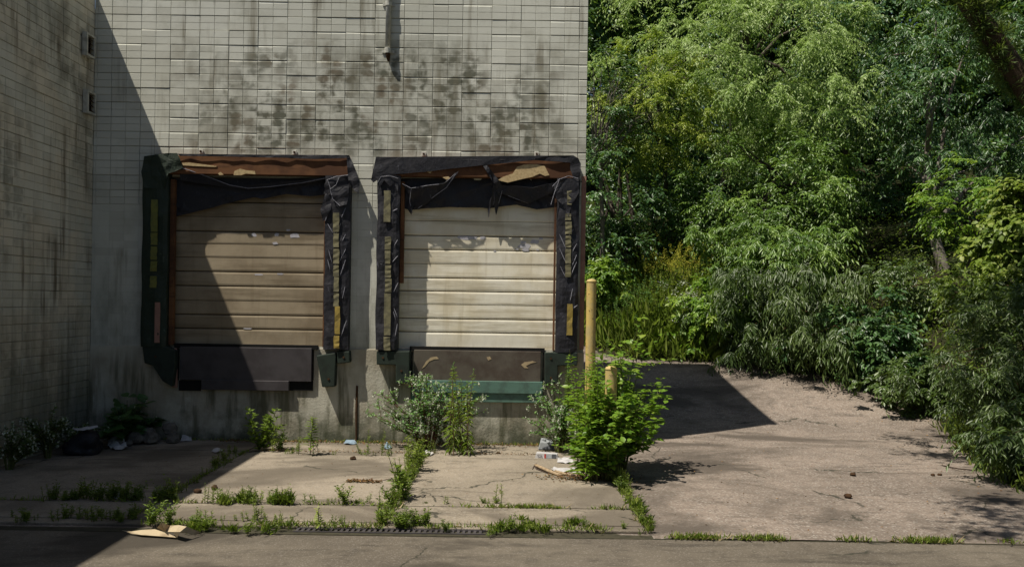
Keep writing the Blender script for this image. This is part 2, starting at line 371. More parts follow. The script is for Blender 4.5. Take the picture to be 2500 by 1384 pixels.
# ------------------------------------------------------------------ block walls
def rect_minus(r, h):
    a0, a1, b0, b1 = r; u0, u1, z0, z1 = h
    if a1 <= u0 or a0 >= u1 or b1 <= z0 or b0 >= z1: return [r]
    out = []
    if a0 < u0: out.append((a0, u0, b0, b1))
    if a1 > u1: out.append((u1, a1, b0, b1))
    c0, c1 = max(a0, u0), min(a1, u1)
    if b0 < z0: out.append((c0, c1, b0, z0))
    if b1 > z1: out.append((c0, c1, z1, b1))
    return out
def block_wall(mb, place, u0, u1, z0, z1, uoff, zoff, holes=(), seed=1, filled=None, vj=0.0027):
    """scored stack-bond blocks; place(u, d, z) -> world point, d = metres proud of the backing"""
    rr = random.Random(seed); bw, bh = 0.4064, 0.2032
    i0 = math.floor((u0 - uoff) / bw) - 1; i1 = math.ceil((u1 - uoff) / bw) + 1
    j0 = math.floor((z0 - zoff) / bh) - 1; j1 = math.ceil((z1 - zoff) / bh) + 1
    for i in range(i0, i1):
        for j in range(j0, j1):
            pr = rr.uniform(-0.0025, 0.0035); tu = rr.gauss(0, 0.006); tz = rr.gauss(0, 0.007)
            worn = rr.random()
            for si in (0, 1):
                for sj in (0, 1):
                    gl = vj if si == 0 else 0.0012; gr = 0.0012 if si == 0 else vj
                    gb = 0.0032 if sj == 0 else 0.0013; gt = 0.0013 if sj == 0 else 0.0032
                    flat = filled is not None and zoff + (j + 0.5) * bh < filled
                    if flat: gl = gr = gb = gt = 0.0005
                    a0 = uoff + i * bw + si * bw / 2 + gl; a1 = uoff + i * bw + (si + 1) * bw / 2 - gr
                    b0 = zoff + j * bh + sj * bh / 2 + gb; b1 = zoff + j * bh + (sj + 1) * bh / 2 - gt
                    a0 = max(a0, u0); a1 = min(a1, u1); b0 = max(b0, z0); b1 = min(b1, z1)
                    if a1 - a0 < 0.01 or b1 - b0 < 0.01: continue
                    rs = [(a0, a1, b0, b1)]
                    for h in holes: rs = [q for r_ in rs for q in rect_minus(r_, h)]
                    cu = uoff + (i + 0.5) * bw; cz = zoff + (j + 0.5) * bh
                    ct = (0.021 if worn > 0.6 else 0.006) if sj == 1 else 0.003
                    ct *= rr.uniform(0.6, 1.2)
                    if flat: ct = 0.0008
                    for (c0, c1, d0, d1) in rs:
                        if c1 - c0 < 0.012 or d1 - d0 < 0.012: continue
                        def dd(u, z):
                            if flat: return 0.012
                            return 0.012 + pr + tu * (u - cu) + tz * (z - cz)
                        e = 0.0008 if flat else 0.003
                        F = [(c0+e, d0+e), (c1-e, d0+e), (c1-e, d1-min(ct, (d1-d0)*0.4)), (c0+e, d1-min(ct, (d1-d0)*0.4))]
                        Bk = [(c0, d0), (c1, d0), (c1, d1), (c0, d1)]
                        vs = [place(u, dd(u, z), z) for u, z in F] + [place(u, dd(u, z) - (0.0006 if flat else (0.009 if sj == 1 else 0.004) if q > 1 else 0.003), z) for q, (u, z) in enumerate(Bk)] + [place(u, -0.001, z) for u, z in Bk]
                        mb.add(vs, [(0,1,2,3),(0,4,5,1),(1,5,6,2),(2,6,7,3),(3,7,4,0),(4,8,9,5),(5,9,10,6),(6,10,11,7),(7,11,8,4)], 0)

YW = 11.70; XL = -5.86; XR = 1.00; HB = 7.6; HL = 6.2; YB = 15.3; ZD = 1.325
DOORS = {'l': (-4.83, -2.60), 'r': (-1.60, 0.64)}; ZT = 3.66
holes = [(DOORS['l'][0], DOORS['l'][1], ZD, ZT), (DOORS['r'][0], DOORS['r'][1], ZD, ZT)]
ware = tag(empty("warehouse_building", (-2.4, YW, 0)), "pale scored-block warehouse wall facing the yard with two loading bays cut into it", "building")
w = MB()
block_wall(w, lambda u, d, z: (u, YW - d, z), XL, XR, ZD - 0.02, HB, -3.18, 5.50, holes, 3, 3.35)
block_wall(w, lambda u, d, z: (XR + d - 0.012, u, z), YW, YB, ZD - 0.02, HB, YW, 5.50, (), 4)
xs = [XL, DOORS['l'][0], DOORS['l'][1], DOORS['r'][0], DOORS['r'][1], XR - 0.012]
for q in (0, 2, 4): w.box((xs[q], YW + 0.0, ZD - 0.02), (xs[q+1], YW + 0.20, ZT), 1)
w.box((XL, YW, ZT), (XR - 0.012, YW + 0.20, HB), 1)
w.box((XR - 0.212, YW + 0.20, ZD - 0.02), (XR - 0.012, YB, HB), 1)
w.box((XL, YB - 0.2, ZD - 0.02), (XR - 0.212, YB - 0.002, HB), 1)
w.build("wall", [M['wall_front'], M['mortar']], ware)
f = MB()
f.box((XL, YW - 0.03, -0.3), (XR + 0.012, YW + 0.4, ZD - 0.02)); f.box((XR - 0.3, YW + 0.4, -0.3), (XR + 0.012, YB, ZD - 0.02))
f.build("foundation", M['base'], ware, bevel=0.012)
r_ = MB(); r_.box((XL + 0.003, YW - 0.05, HB), (XR + 0.05, YB + 0.05, HB + 0.10)); r_.build("roof", M['roofing'], ware)

# left wing
lw = tag(empty("side_building", (XL, 3.0, 0)), "tall shaded block wall running along the left edge of the yard", "building")
w = MB()
YN = -14.0
block_wall(w, lambda u, d, z: (XL + d - 0.012, u, z), 5.0, YW - 0.016, 0.03, HL, YW - 0.016 + 0.002, 5.50, (), 9, None, 0.0008)
w.box((XL - 0.3, YN, 0), (XL - 0.012, YW - 0.002, HL), 1); w.box((XL - 9, YN, 0), (XL - 0.302, YW + 4, HL - 0.02), 1)
w.box((XL - 0.012, YN, 0), (XL, 4.995, HL), 0)
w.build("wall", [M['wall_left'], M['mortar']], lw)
r_ = MB(); r_.box((XL - 9, YN, HL), (XL - 0.002, YW - 0.002, HL + 0.03)); r_.build("roof", M['roofing'], lw)
for (px, py0, py1) in ((211, 84, 140), (213, 224, 280)):      # two louvred openings high by the corner
    a0, b0 = uv(px - 12, (py0 + py1) / 2); a1, _b = uv(px + 9, (py0 + py1) / 2)
    Y0 = XL * FPX / a0; Y1 = XL * FPX / a1
    zt = EYE - uv(px, py0)[1] * ((Y0 + Y1) / 2) / FPX; zb = EYE - uv(px, py1)[1] * ((Y0 + Y1) / 2) / FPX
    fr = MB(); t = 0.03; X0 = XL + 0.008; X1 = XL + 0.075
    fr.box((X0, Y0, zb), (X1, Y0 + t, zt)); fr.box((X0, Y1 - t, zb), (X1, Y1, zt))
    fr.box((X0, Y0 + t, zt - t), (X1, Y1 - t, zt)); fr.box((X0, Y0 + t, zb), (X1, Y1 - t, zb + t))
    vent = fr.build("wall_vent", M['galv'], lw)
    ins = MB(); ins.box((X0 - 0.002, Y0 + t, zb + t), (X0 + 0.012, Y1 - t, zt - t), 0)
    ins.build("opening", M['black'], vent)
    lv = MB()
    for q in range(4):
        zz = zb + t + (q + 0.5) * (zt - zb - 2*t) / 4
        lv.add([(X0+0.014, Y0+t, zz+0.02), (X0+0.014, Y1-t, zz+0.02), (X1-0.012, Y1-t, zz-0.015), (X1-0.012, Y0+t, zz-0.015)], [(0,1,2,3)])
    o = lv.build("louvre", M['rust'], vent); o.modifiers.new("solid", 'SOLIDIFY').thickness = 0.004

# doors (each a profiled sheet with seams)
def dock_door(key, seams, mat, peel):
    x0, x1 = DOORS[key]; Yd = YW + 0.055
    root = empty("dock_door", (0.5 * (x0 + x1), Yd, ZD)); local(root, ware)
    zs = sorted(seams); prof = [(ZD, 0.0)]
    nx = 24
    for z, strong in zs:
        h, d = (0.011, 0.022) if strong else (0.006, 0.008)
        prof += [(z - h - 0.02, -0.004 if strong else 0.0), (z - h, 0.0), (z - h*0.4, d), (z + h*0.4, d), (z + h, 0.0), (z + h + 0.02, -0.003)]
    prof.append((ZT + 0.05, 0.0))
    mb = MB(); rr = random.Random(hash(key) % 99)
    vs = []; fs = []; ms = []
    for z, d in prof:
        for i in range(nx + 1):
            vs.append((x0 + (x1 - x0) * i / nx, Yd + d + 0.0015 * math.sin(i * 1.7 + z * 5), z))
    for j in range(len(prof) - 1):
        seam = prof[j][1] > 0.005 and prof[j+1][1] > 0.005
        for i in range(nx):
            a = j * (nx + 1) + i
            mb.add([vs[a], vs[a+1], vs[a+nx+2], vs[a+nx+1]], [(0,1,2,3)], 1 if seam else 0)
    for (px, py, ww, hh) in peel:
        cx, _, cz = P(px, py, Yd); sx = ww * Yd / FPX / 2; sz = hh * Yd / FPX / 2; n = 11
        pts = []
        for q in range(n):
            a = -2 * math.pi * q / n; rx = rr.uniform(0.72, 1.15)
            pts.append((cx + sx * max(-1, min(1, 1.25*math.cos(a))) * rx, Yd - 0.0055, cz + sz * max(-1, min(1, 1.25*math.sin(a))) * rx))
        mb.poly_prism(pts, 0.003, 2)
    me = mb.build("door_panel", [mat, M['seam'], M['peeled']], None); 
    me.name = "panel"
    local(me, root) if False else None
    me.parent = root; me.matrix_parent_inverse = (root.matrix_parent_inverse @ root.matrix_basis).inverted() if False else Matrix.Translation(-Vector((0.5 * (x0 + x1), Yd, ZD)))
    tr = MB()
    tr.box((x0 - 0.01, Yd + 0.03, ZD), (x0 + 0.035, Yd + 0.05, ZT)); tr.box((x1 - 0.035, Yd + 0.03, ZD), (x1 + 0.01, Yd + 0.05, ZT))
    return root
def zpx(px, py): return P(px, py, YW + 0.055)[2]
SE_R = [(zpx(1165, y), s) for y, s in ((541, 0), (577, 1), (611, 1), (646, 0), (680, 1), (712, 1), (745, 0), (779, 1), (812, 1))]
SE_L = [(zpx(600, y), s) for y, s in ((495, 1), (530, 0), (566, 1), (597, 0), (630, 0), (664, 1), (699, 1), (735, 0), (769, 1), (803, 1))]
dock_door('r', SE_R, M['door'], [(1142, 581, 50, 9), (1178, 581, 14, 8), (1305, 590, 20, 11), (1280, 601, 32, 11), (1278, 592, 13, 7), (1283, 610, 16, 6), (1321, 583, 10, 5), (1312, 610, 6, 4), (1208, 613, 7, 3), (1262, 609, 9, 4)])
dock_door('l', SE_L, M['door_shaded'], [(720, 575, 22, 12), (676, 573, 10, 8), (620, 574, 12, 9), (672, 594, 13, 6), (704, 562, 9, 5), (684, 669, 17, 4), (632, 670, 22, 4), (605, 802, 22, 3)])

# downspout
X, _, _z = P(947, 60, YW - 0.09)
ds = MB(); zt = P(947, -40, YW)[2]; zb = P(947, 130, YW)[2]
ds.tube([(X, YW - 0.064, HB - 0.3), (X, YW - 0.064, zt), (X, YW - 0.064, zb)], 0.036, 14)
dso = ds.build("downspout", M['galv'], ware, smooth=True)
for zz, hh in ((P(947, 14, YW)[2], 0.03), (P(947, 128, YW)[2], 0.035)):
    b = MB(); b.tube([(X, YW - 0.064, zz - hh), (X, YW - 0.064, zz + hh)], 0.046, 14); b.box((X - 0.085, YW - 0.03, zz - 0.018), (X + 0.085, YW - 0.014, zz + 0.018)); b.box((X - 0.02, YW - 0.06, zz - 0.018), (X + 0.02, YW - 0.029, zz + 0.018))
    br = b.build("bracket", M['galv']); br.parent = dso; br.matrix_parent_inverse = dso.matrix_parent_inverse.inverted() @ Matrix.Identity(4) if False else Matrix.Identity(4)
b = MB(); b.tube([(X, YW - 0.064, zb - 0.001), (X + 0.005, YW - 0.07, zb - 0.05), (X + 0.01, YW - 0.045, zb - 0.13)], [0.037, 0.033, 0.016], 12)
br = b.build("outlet", M['rust'], None, smooth=True); br.parent = dso
# rusty joint strip between the bays
s = MB(); xa, _, za = P(872, 941, YW - 0.03); xb, _, zb_ = P(870, 1076, YW - 0.03)
s.tube([(xa, YW - 0.032, za), (xa - 0.004, YW - 0.033, (za + zb_) / 2), (xb, YW - 0.032, zb_)], [0.016, 0.02, 0.013], 7)
s.build("rusty_joint_strip", M['rust'], ware)
# small white anchor clips above the seals
for px, py in ((492, 371), (720, 373), (1035, 377), (1310, 377)):
    x_, _, z_ = P(px, py, YW); b = MB(); b.box((x_ - 0.03, YW - 0.03, z_ - 0.03), (x_ + 0.03, YW - 0.017, z_ + 0.03)); b.box((x_ - 0.012, YW - 0.05, z_ - 0.012), (x_ + 0.014, YW - 0.03, z_ + 0.012), 1)
    b.build("anchor_clip", [M['white_chip'], M['rust']], ware, bevel=0.003)

# ------------------------------------------------------------------ dock seals
PROT = 0.15; YF = YW - 0.013 - PROT
def seal_x(px, y=650): return P(px, y, YF)[0]
def wavy_pad(x0, x1, z0, z1, y0, y1, seed, amp=0.012):
    """closed pad: wrinkled front, straight sides"""
    r2 = random.Random(seed); nx, nz = 7, 40; mb = MB(); ph = [r2.uniform(0, 6.28) for _ in range(6)]
    vs = []
    for j in range(nz + 1):
        z = z0 + (z1 - z0) * j / nz
        for i in range(nx + 1):
            t = i / nx; e = min(t, 1 - t) * 2
            wv = amp * (math.sin(z * 11 + ph[0] + 3 * abs(t - .5)) * 0.6 + math.sin(z * 27 + ph[1] + 6 * t) * 0.3 + math.sin(t * 9 + z * 4 + ph[2]) * .5)
            bulge = -0.02 * (1 - (2 * t - 1) ** 4)
            wx = 0.006 * math.sin(z * 7 + ph[3]) * (1 if i == nx else (-1 if i == 0 else 0))
            vs.append((x0 + (x1 - x0) * t + wx, y0 + (wv * min(1, e * 3)) + bulge, z))
    nb = len(vs)
    for j in range(nz + 1):
        z = z0 + (z1 - z0) * j / nz
        vs.append((x0 + 0.006, y1, z)); vs.append((x1 - 0.006, y1, z))
    fs = []
    for j in range(nz):
        for i in range(nx):
            a = j * (nx + 1) + i; fs.append((a, a + 1, a + nx + 2, a + nx + 1))
        a = j * (nx + 1); b = nb + 2 * j
        fs.append((a, a + nx + 1, b + 2, b)); fs.append((a + nx, b + 1, b + 3, a + 2 * nx + 1))
    top = nz * (nx + 1); fs.append(tuple(range(top, top + nx + 1)) + (nb + 2*nz + 1, nb + 2*nz)); fs.append(tuple(reversed(range(0, nx + 1))) + (nb, nb + 1))
    mb.add(vs, fs); return mb
def cloth(name, pts, Y, mat, parent, seed, amp=0.02, th=0.006, sub=3, edge=None):
    """torn sheet of vinyl: outline in photo pixels at depth Y, triangulated, subdivided and crumpled"""
    bm = bmesh.new(); vs = [bm.verts.new(P(x, y, Y(y) if callable(Y) else Y)) for x, y in pts]
    bm.faces.new(vs); bmesh.ops.triangulate(bm, faces=bm.faces[:])
    for _ in range(sub): bmesh.ops.subdivide_edges(bm, edges=[e for e in bm.edges if e.calc_length() > 0.05], cuts=1)
    bmesh.ops.triangulate(bm, faces=bm.faces[:])
    r2 = random.Random(seed); a, b, c, d = (r2.uniform(0, 6) for _ in range(4))
    for v in bm.verts:
        x, z = v.co.x, v.co.z
        v.co.y += amp * (math.sin(x * 17 + z * 9 + a) * .6 + math.sin(z * 31 - x * 12 + b) * .4 + math.sin(x * 41 + c) * .25)
    me = bpy.data.meshes.new(name); bm.to_mesh(me); bm.free(); me.materials.append(mat)
    o = link(bpy.data.objects.new(name, me)); local(o, parent)
    md = o.modifiers.new("solid", 'SOLIDIFY'); md.thickness = th
    return o
def droop(y0=440.0, y1=505.0, a=-0.006, b=0.0):
    """hangs from the header front and swings back towards the door lower down"""
    return lambda y: YF + a + (YW - 0.045 + b - YF - a) * min(1.0, max(0.0, (y - y0) / (y1 - y0)))
def edge_cord(par, pts, Y, r=0.004):
    mb = MB(); mb.tube([P(x, y, Y(y) - 0.012 if callable(Y) else Y) for x, y in pts], r, 5); mb.build('frayed_edge', M['vinyl_edge'], par)
def scuffs(par, cx_fn, zs, Yp, seed):
    """short pleat edges lying on a pad"""
    r2 = random.Random(seed)
    for (px, py, dx, dy) in zs:
        a = P(px, py, Yp); b = P(px + dx, py + dy, Yp)
        m_ = [(a[0] * (1 - t) + b[0] * t + r2.uniform(-.002, .002), Yp, a[2] * (1 - t) + b[2] * t) for t in (0, .33, .66, 1)]
        mb = MB(); mb.tube(m_, [0.003, 0.006, 0.006, 0.003], 5); mb.build('pleat_edge', M['vinyl_edge'], par)

def strips(parent, segs, Yp, mat, lab=None):
    for (xa, xb, ya, yb) in segs:
        b = MB(); x0, _, z0 = P(xa, yb, Yp); x1, _, z1 = P(xb, ya, Yp)
        r2 = random.Random(int(xa + ya)); n = 5; vs = []
        for j in range(n + 1):
            z = z0 + (z1 - z0) * j / n
            for x in (x0, x1): vs.append((x + r2.uniform(-.004, .004), Yp - 0.004 + r2.uniform(-.006, .003), z))
        b.add(vs, [(2*j, 2*j+1, 2*j+3, 2*j+2) for j in range(n)])
        o = b.build("guide_strip", mat, parent); md = o.modifiers.new("solid", 'SOLIDIFY'); md.thickness = 0.012; md.offset = -1

# right-hand seal
sr = tag(empty("dock_seal", (seal_x(1166), YW, ZD)), "torn black vinyl dock seal framing the bright cream door beside the building corner", "dock seal", "vinyl dock seals around the loading doors")
zb = P(1166, 857, YF)[2]; zt = P(1166, 384, YF)[2]; zh = P(1166, 436, YF)[2]
xa, xb, xc, xd = seal_x(919), seal_x(974), seal_x(1358), seal_x(1413)
YBK = YW - 0.0135
wavy_pad(xa, xb, zb, zh + 0.02, YF, YBK, 1).build("side_pad", M['vinyl'], sr)
wavy_pad(xc, xd, zb, zh + 0.02, YF, YBK, 2).build("side_pad", M['vinyl'], sr)
h = MB(); h.box((xa + 0.02, YF + 0.012, zh + 0.021), (xd - 0.02, YBK, zt - 0.02)); hb = h.build("header_board", M['ply'], sr, bevel=0.006)
h = MB()
for cx, cz, pl in ((1, 1, [(1262,408),(1280,402),(1310,402),(1330,406),(1341,428),(1330,430),(1318,424),(1300,432),(1272,438),(1240,446),(1215,440),(1228,432),(1252,424)]), (1, 1, [(1080,433),(1095,431),(1100,436),(1090,439)])):
    h = MB(); h.poly_prism([P(x, y, YF + 0.004) for x, y in reversed(pl)], 0.008); o = h.build("split_wood", M['splinter']); o.parent = hb
h = MB(); h.poly_prism([P(x, y, YF + 0.004) for x, y in reversed([(1036,403),(1050,401),(1060,411),(1050,424),(1040,418)])], 0.007); o = h.build("split_wood", M['splinter']); o.parent = hb
# top wrap and corner wraps of vinyl
cloth("vinyl_wrap", [(918,384),(1400,380),(1413,388),(1412,399),(1300,391),(1165,392),(1000,390),(940,392),(936,430),(912,446),(906,440)], YF - 0.012, M['vinyl'], sr, 5, 0.008)
cloth("vinyl_wrap", [(1393,392),(1411,386),(1418,400),(1416,440),(1402,442),(1392,412)], YF - 0.03, M['vinyl'], sr, 6, 0.012)
cloth("torn_curtain", [(972,436),(1230,436),(1362,439),(1362,505),(1310,512),(1262,500),(1200,508),(1165,501),(1090,506),(1030,500),(1000,512),(976,508)], YW - 0.02, M['vinyl'], sr, 7, 0.02)
cloth("torn_flap", [(982,449),(1004,459),(1084,448),(1112,424),(1120,418),(1110,436),(1078,462),(1042,498),(1020,509),(1010,500),(1004,524),(996,512),(1002,480)], droop(), M['vinyl'], sr, 8, 0.02)
cloth("torn_flap", [(1172,393),(1182,396),(1195,412),(1215,436),(1225,452),(1300,458),(1380,440),(1350,470),(1290,497),(1240,478),(1212,470),(1200,440)], droop(), M['vinyl'], sr, 9, 0.018)
cloth("torn_flap", [(1205,452),(1226,465),(1222,485),(1214,512),(1211,526),(1207,498),(1196,510),(1193,532),(1190,505),(1200,480)], droop(440,500,-.02), M['vinyl'], sr, 10, 0.014, 0.004)
cloth("torn_flap", [(920,432),(944,428),(972,436),(972,470),(962,447),(952,456),(938,440),(926,462)], YF - 0.03, M['vinyl'], sr, 11, 0.01)
cloth("torn_flap", [(1352,452),(1368,436),(1412,436),(1414,470),(1396,500),(1388,530),(1372,500),(1356,484)], YF - 0.035, M['vinyl'], sr, 12, 0.016)
e = sr
edge_cord(e, [(982,449),(1004,460),(1045,453),(1084,449),(1112,424)], droop()); edge_cord(e, [(1112,426),(1090,458),(1062,478),(1042,494),(1020,509)], droop())
edge_cord(e, [(1004,460),(1000,492),(1007,520)], droop()); edge_cord(e, [(1348,456),(1366,438),(1388,430),(1412,436)], YF - 0.05); edge_cord(e, [(1366,438),(1354,470),(1345,500)], YF - 0.05)
edge_cord(e, [(921,447),(930,432),(950,429),(972,436)], YF - 0.045); edge_cord(e, [(1240,478),(1290,497)], droop(), 0.003)
edge_cord(e, [(1210,470),(1204,500)], droop(440,500,-.02), 0.004); edge_cord(e, [(1226,465),(1215,505)], droop(440,500,-.02), 0.003)
scuffs(e, None, [(1366,572,16,36),(1366,606,18,40),(1400,560,-12,16),(1408,595,-18,34),(1408,622,-14,34),(1368,650,14,30),(1408,640,-16,36),(970,510,-12,6),(971,585,-8,14),(971,625,-12,14),(972,690,-10,22),(962,752,8,22),(970,790,-6,32),(960,760,6,20),(928,645,10,1),(1398,705,-6,28),(1392,790,-4,24),(1410,745,-16,10)], YF - 0.024, 3)
strips(sr, [(937,954,466,542),(940,955,578,610),(940,954,613,644),(940,955,648,678),(940,956,681,713),(937,955,716,818),(937,953,822,855)], YF - 0.022, M['guide'])
strips(sr, [(1384,1396,466,500),(1380,1394,522,538),(1380,1396,542,572),(1380,1394,576,604),(1380,1394,608,644),(1380,1394,646,676)], YF - 0.022, M['guide'])
strips(sr, [(1383,1398,742,818)], YF - 0.024, M['guide_bright'])
t = MB(); x0, _, z0 = P(1417, 850, YW - 0.03); x1, _, z1 = P(1431, 405, YW - 0.03)
# narrow faded red trim between seal and corner
t.box((seal_x(1419), YW - 0.022, ZD + 0.02), (XR + 0.008, YW - 0.016, 3.75)); t.build("corner_trim", M['pinktrim'], ware)
t = MB(); t.box((xb + 0.004, YF + 0.06, ZD + 0.9), (xb + 0.05, YBK, zh - 0.05)); t.build('wood_jamb', M['ply'], sr); t = MB(); t.box((xc - 0.03, YF + 0.08, ZD), (xc - 0.004, YBK, zh - 0.1)); t.build('wood_jamb', M['ply'], sr)

# left-hand seal
sl = tag(empty("dock_seal", (seal_x(600), YW, ZD)), "black dock seal with mossy green left pad framing the shaded left door", "dock seal", "vinyl dock seals around the loading doors")
zb = P(600, 850, YF)[2]; zt = P(600, 378, YF)[2]; zh = P(600, 430, YF)[2]
xa, xb, xc, xd = seal_x(346), seal_x(408), seal_x(792), seal_x(853)
wavy_pad(xa, xb, zb, zh + 0.1, YF, YBK, 21).build("side_pad", M['vinyl_green'], sl)
wavy_pad(xc, xd, zb, zh + 0.02, YF, YBK, 22).build("side_pad", M['vinyl'], sl)
h = MB(); h.box((xa + 0.1, YF + 0.012, zh + 0.021), (xd - 0.02, YBK, zt - 0.02)); hb = h.build("header_board", M['ply'], sl, bevel=0.006)
h = MB()
for pl in ([(444,398),(460,397),(500,402),(530,406),(526,408),(480,406),(446,404)], [(572,418),(586,412),(600,416),(622,418),(624,426),(600,424),(590,428),(570,428)], [(532,424),(538,420),(546,427),(536,428)]):
    h = MB(); h.poly_prism([P(x, y, YF + 0.004) for x, y in reversed(pl)], 0.007); o = h.build("split_wood", M['splinter']); o.parent = hb
cloth("vinyl_wrap", [(352,382),(410,374),(432,374),(440,388),(446,410),(430,418),(412,424),(402,460),(352,460),(346,420)], YF - 0.02, M['vinyl_green'], sl, 25, 0.014)
cloth("vinyl_wrap", [(432,376),(640,378),(848,379),(852,386),(770,389),(700,386),(560,383),(440,381)], YF - 0.008, M['vinyl'], sl, 26, 0.006)
cloth("vinyl_wrap", [(846,380),(852,379),(866,410),(878,445),(876,474),(862,462),(850,440)], YF - 0.01, M['vinyl'], sl, 27, 0.015)
cloth("torn_flap", [(440,408),(480,424),(540,446),(570,452),(606,452),(660,447),(740,440),(800,430),(846,426),(800,438),(740,449),(660,457),(600,461),(560,458),(520,452),(500,450),(440,440)], droop(404, 470), M['vinyl'], sl, 28, 0.006)
cloth("torn_curtain", [(404,436),(800,436),(800,474),(760,480),(700,474),(640,486),(600,478),(570,494),(540,484),(500,478),(470,484),(440,500),(424,530),(404,560)], YW - 0.02, M['vinyl'], sl, 29, 0.018)
cloth("torn_flap", [(792,452),(800,438),(818,432),(850,428),(852,470),(846,500),(830,504),(812,484),(806,470),(790,474)], YF - 0.035, M['vinyl'], sl, 30, 0.016)
cloth("torn_flap", [(796,470),(812,484),(808,512),(798,534),(788,540),(782,512)], YF - 0.02, M['vinyl'], sl, 31, 0.016)
e = sl
edge_cord(e, [(444,410),(500,429),(560,452),(606,460),(660,456),(740,446),(800,434),(846,427)], droop(404, 470), 0.0045); edge_cord(e, [(800,440),(806,458),(808,470),(812,486),(830,503)], YF - 0.055, 0.004)
edge_cord(e, [(798,440),(822,431),(850,428)], YF - 0.055, 0.005); edge_cord(e, [(828,434),(820,452),(806,462)], YF - 0.06, 0.003)
scuffs(e, None, [(800,546,12,22),(844,508,-10,22),(832,545,-12,28),(844,572,-14,30),(844,608,-16,32),(844,634,-14,40),(802,610,8,30),(800,634,6,24),(842,700,-6,28),(846,782,-14,40),(800,520,-6,20),(790,515,4,6)], YF - 0.024, 4)
strips(sl, [(813,829,520,566),(814,828,570,604),(814,829,608,644),(814,828,648,674),(815,828,676,712),(815,828,715,748)], YF - 0.022, M['guide'])
strips(sl, [(817,831,748,815),(815,829,819,850)], YF - 0.024, M['guide_bright'])
strips(sl, [(369,386,488,566),(369,385,569,598),(369,384,602,634),(368,384,638,662),(367,383,674,702)], YF - 0.022, M['guide_green'])
t = MB()
x0, _, z0 = P(379, 836, YF); x1, _, z1 = P(393, 738, YF); t.box((x0, YF - 0.03, z0), (x1, YF - 0.012, z1)); t.build("red_strip", M['pinktrim'], sl)
t = MB(); t.box((xb + 0.004, YF + 0.07, ZD), (xb + 0.06, YBK, zh - 0.05)); t.build('wood_jamb', M['ply'], sl); t = MB(); t.box((xc - 0.03, YF + 0.08, ZD), (xc - 0.004, YBK, zh - 0.1)); t.build('wood_jamb', M['ply'], sl)

# ------------------------------------------------------------------ levelers
YL = YW - 0.035
def wbox(mb, x0, x1, y0, y1, Ya, Yb_, mi=0):
    a = P(x0, y1, Ya); b = P(x1, y0, Ya); mb.box((a[0], Ya, a[2]), (b[0], Yb_, b[2]), mi)
lv = tag(empty("dock_leveler", (P(1165, 900, YL)[0], YL, 1.0)), "rusty dock leveler with green lip under the bright cream door", "dock leveler", "dock levelers below the two doors")
b = MB(); wbox(b, 1010, 1321, 858, 928, YL - 0.05, YL); b.build("plate", M['steel_rust'], lv, bevel=0.006)
b = MB()
for pl in ([(1030,900),(1040,882),(1052,872),(1066,870),(1072,876),(1060,877),(1048,882),(1038,894)], [(1272,890),(1280,884),(1300,881),(1310,884),(1296,887),(1284,893),(1290,899),(1280,898)], [(1188,872),(1196,870),(1200,876),(1192,880)]):
    b.poly_prism([P(x, y, YL - 0.0535) for x, y in reversed(pl)], 0.003)
o = b.build("scrape_mark", M['chalk'], lv)
b = MB(); wbox(b, 1004, 1325, 932, 957, YL - 0.075, YL); wbox(b, 1004, 1325, 961, 979, YL - 0.05, YL); b.build("lip", M['steel_green'], lv, bevel=0.006)
b = MB(); wbox(b, 1002.5, 1007.5, 858, 980, YL - 0.02, YL); b.build('gap', M['black'], lv); b = MB(); wbox(b, 1323.5, 1327.5, 858, 980, YL - 0.02, YL); b.build('gap', M['black'], lv); b = MB(); wbox(b, 1000, 1330, 850, 856, YL - 0.03, YL + 0.03); b.build('gap', M['black'], lv)
lv = tag(empty("dock_leveler", (P(600, 900, YL)[0], YL, 1.0)), "dark steel dock leveler in shade under the brown door", "dock leveler", "dock levelers below the two doors")
b = MB(); wbox(b, 438, 761, 850, 927, YL - 0.05, YL); b.build("plate", M['steel_dark'], lv, bevel=0.006)
b = MB(); wbox(b, 491, 705, 930, 951, YL - 0.07, YL); b.build("lip", M['steel_dark'], lv, bevel=0.006)
b = MB(); wbox(b, 436, 490, 929, 953, YL - 0.02, YL); b.build('gap', M['black'], lv); b = MB(); wbox(b, 706, 764, 929, 953, YL - 0.02, YL); b.build('gap', M['black'], lv); b = MB(); wbox(b, 432, 437, 850, 928, YL - 0.02, YL); b.build('gap', M['black'], lv); b = MB(); wbox(b, 762, 766, 850, 928, YL - 0.02, YL); b.build('gap', M['black'], lv); b = MB(); wbox(b, 425, 775, 843, 848.5, YL - 0.03, YL + 0.03); b.build('gap', M['black'], lv)
b = MB(); pl = [(414,851),(430,850),(433,856),(432,946),(420,945),(427,900),(428,866),(416,858)]
b.poly_prism([P(x, y, YL - 0.04) for x, y in reversed(pl)], 0.03); b.build("angle_iron", M['pinktrim'], lv, bevel=0.003)
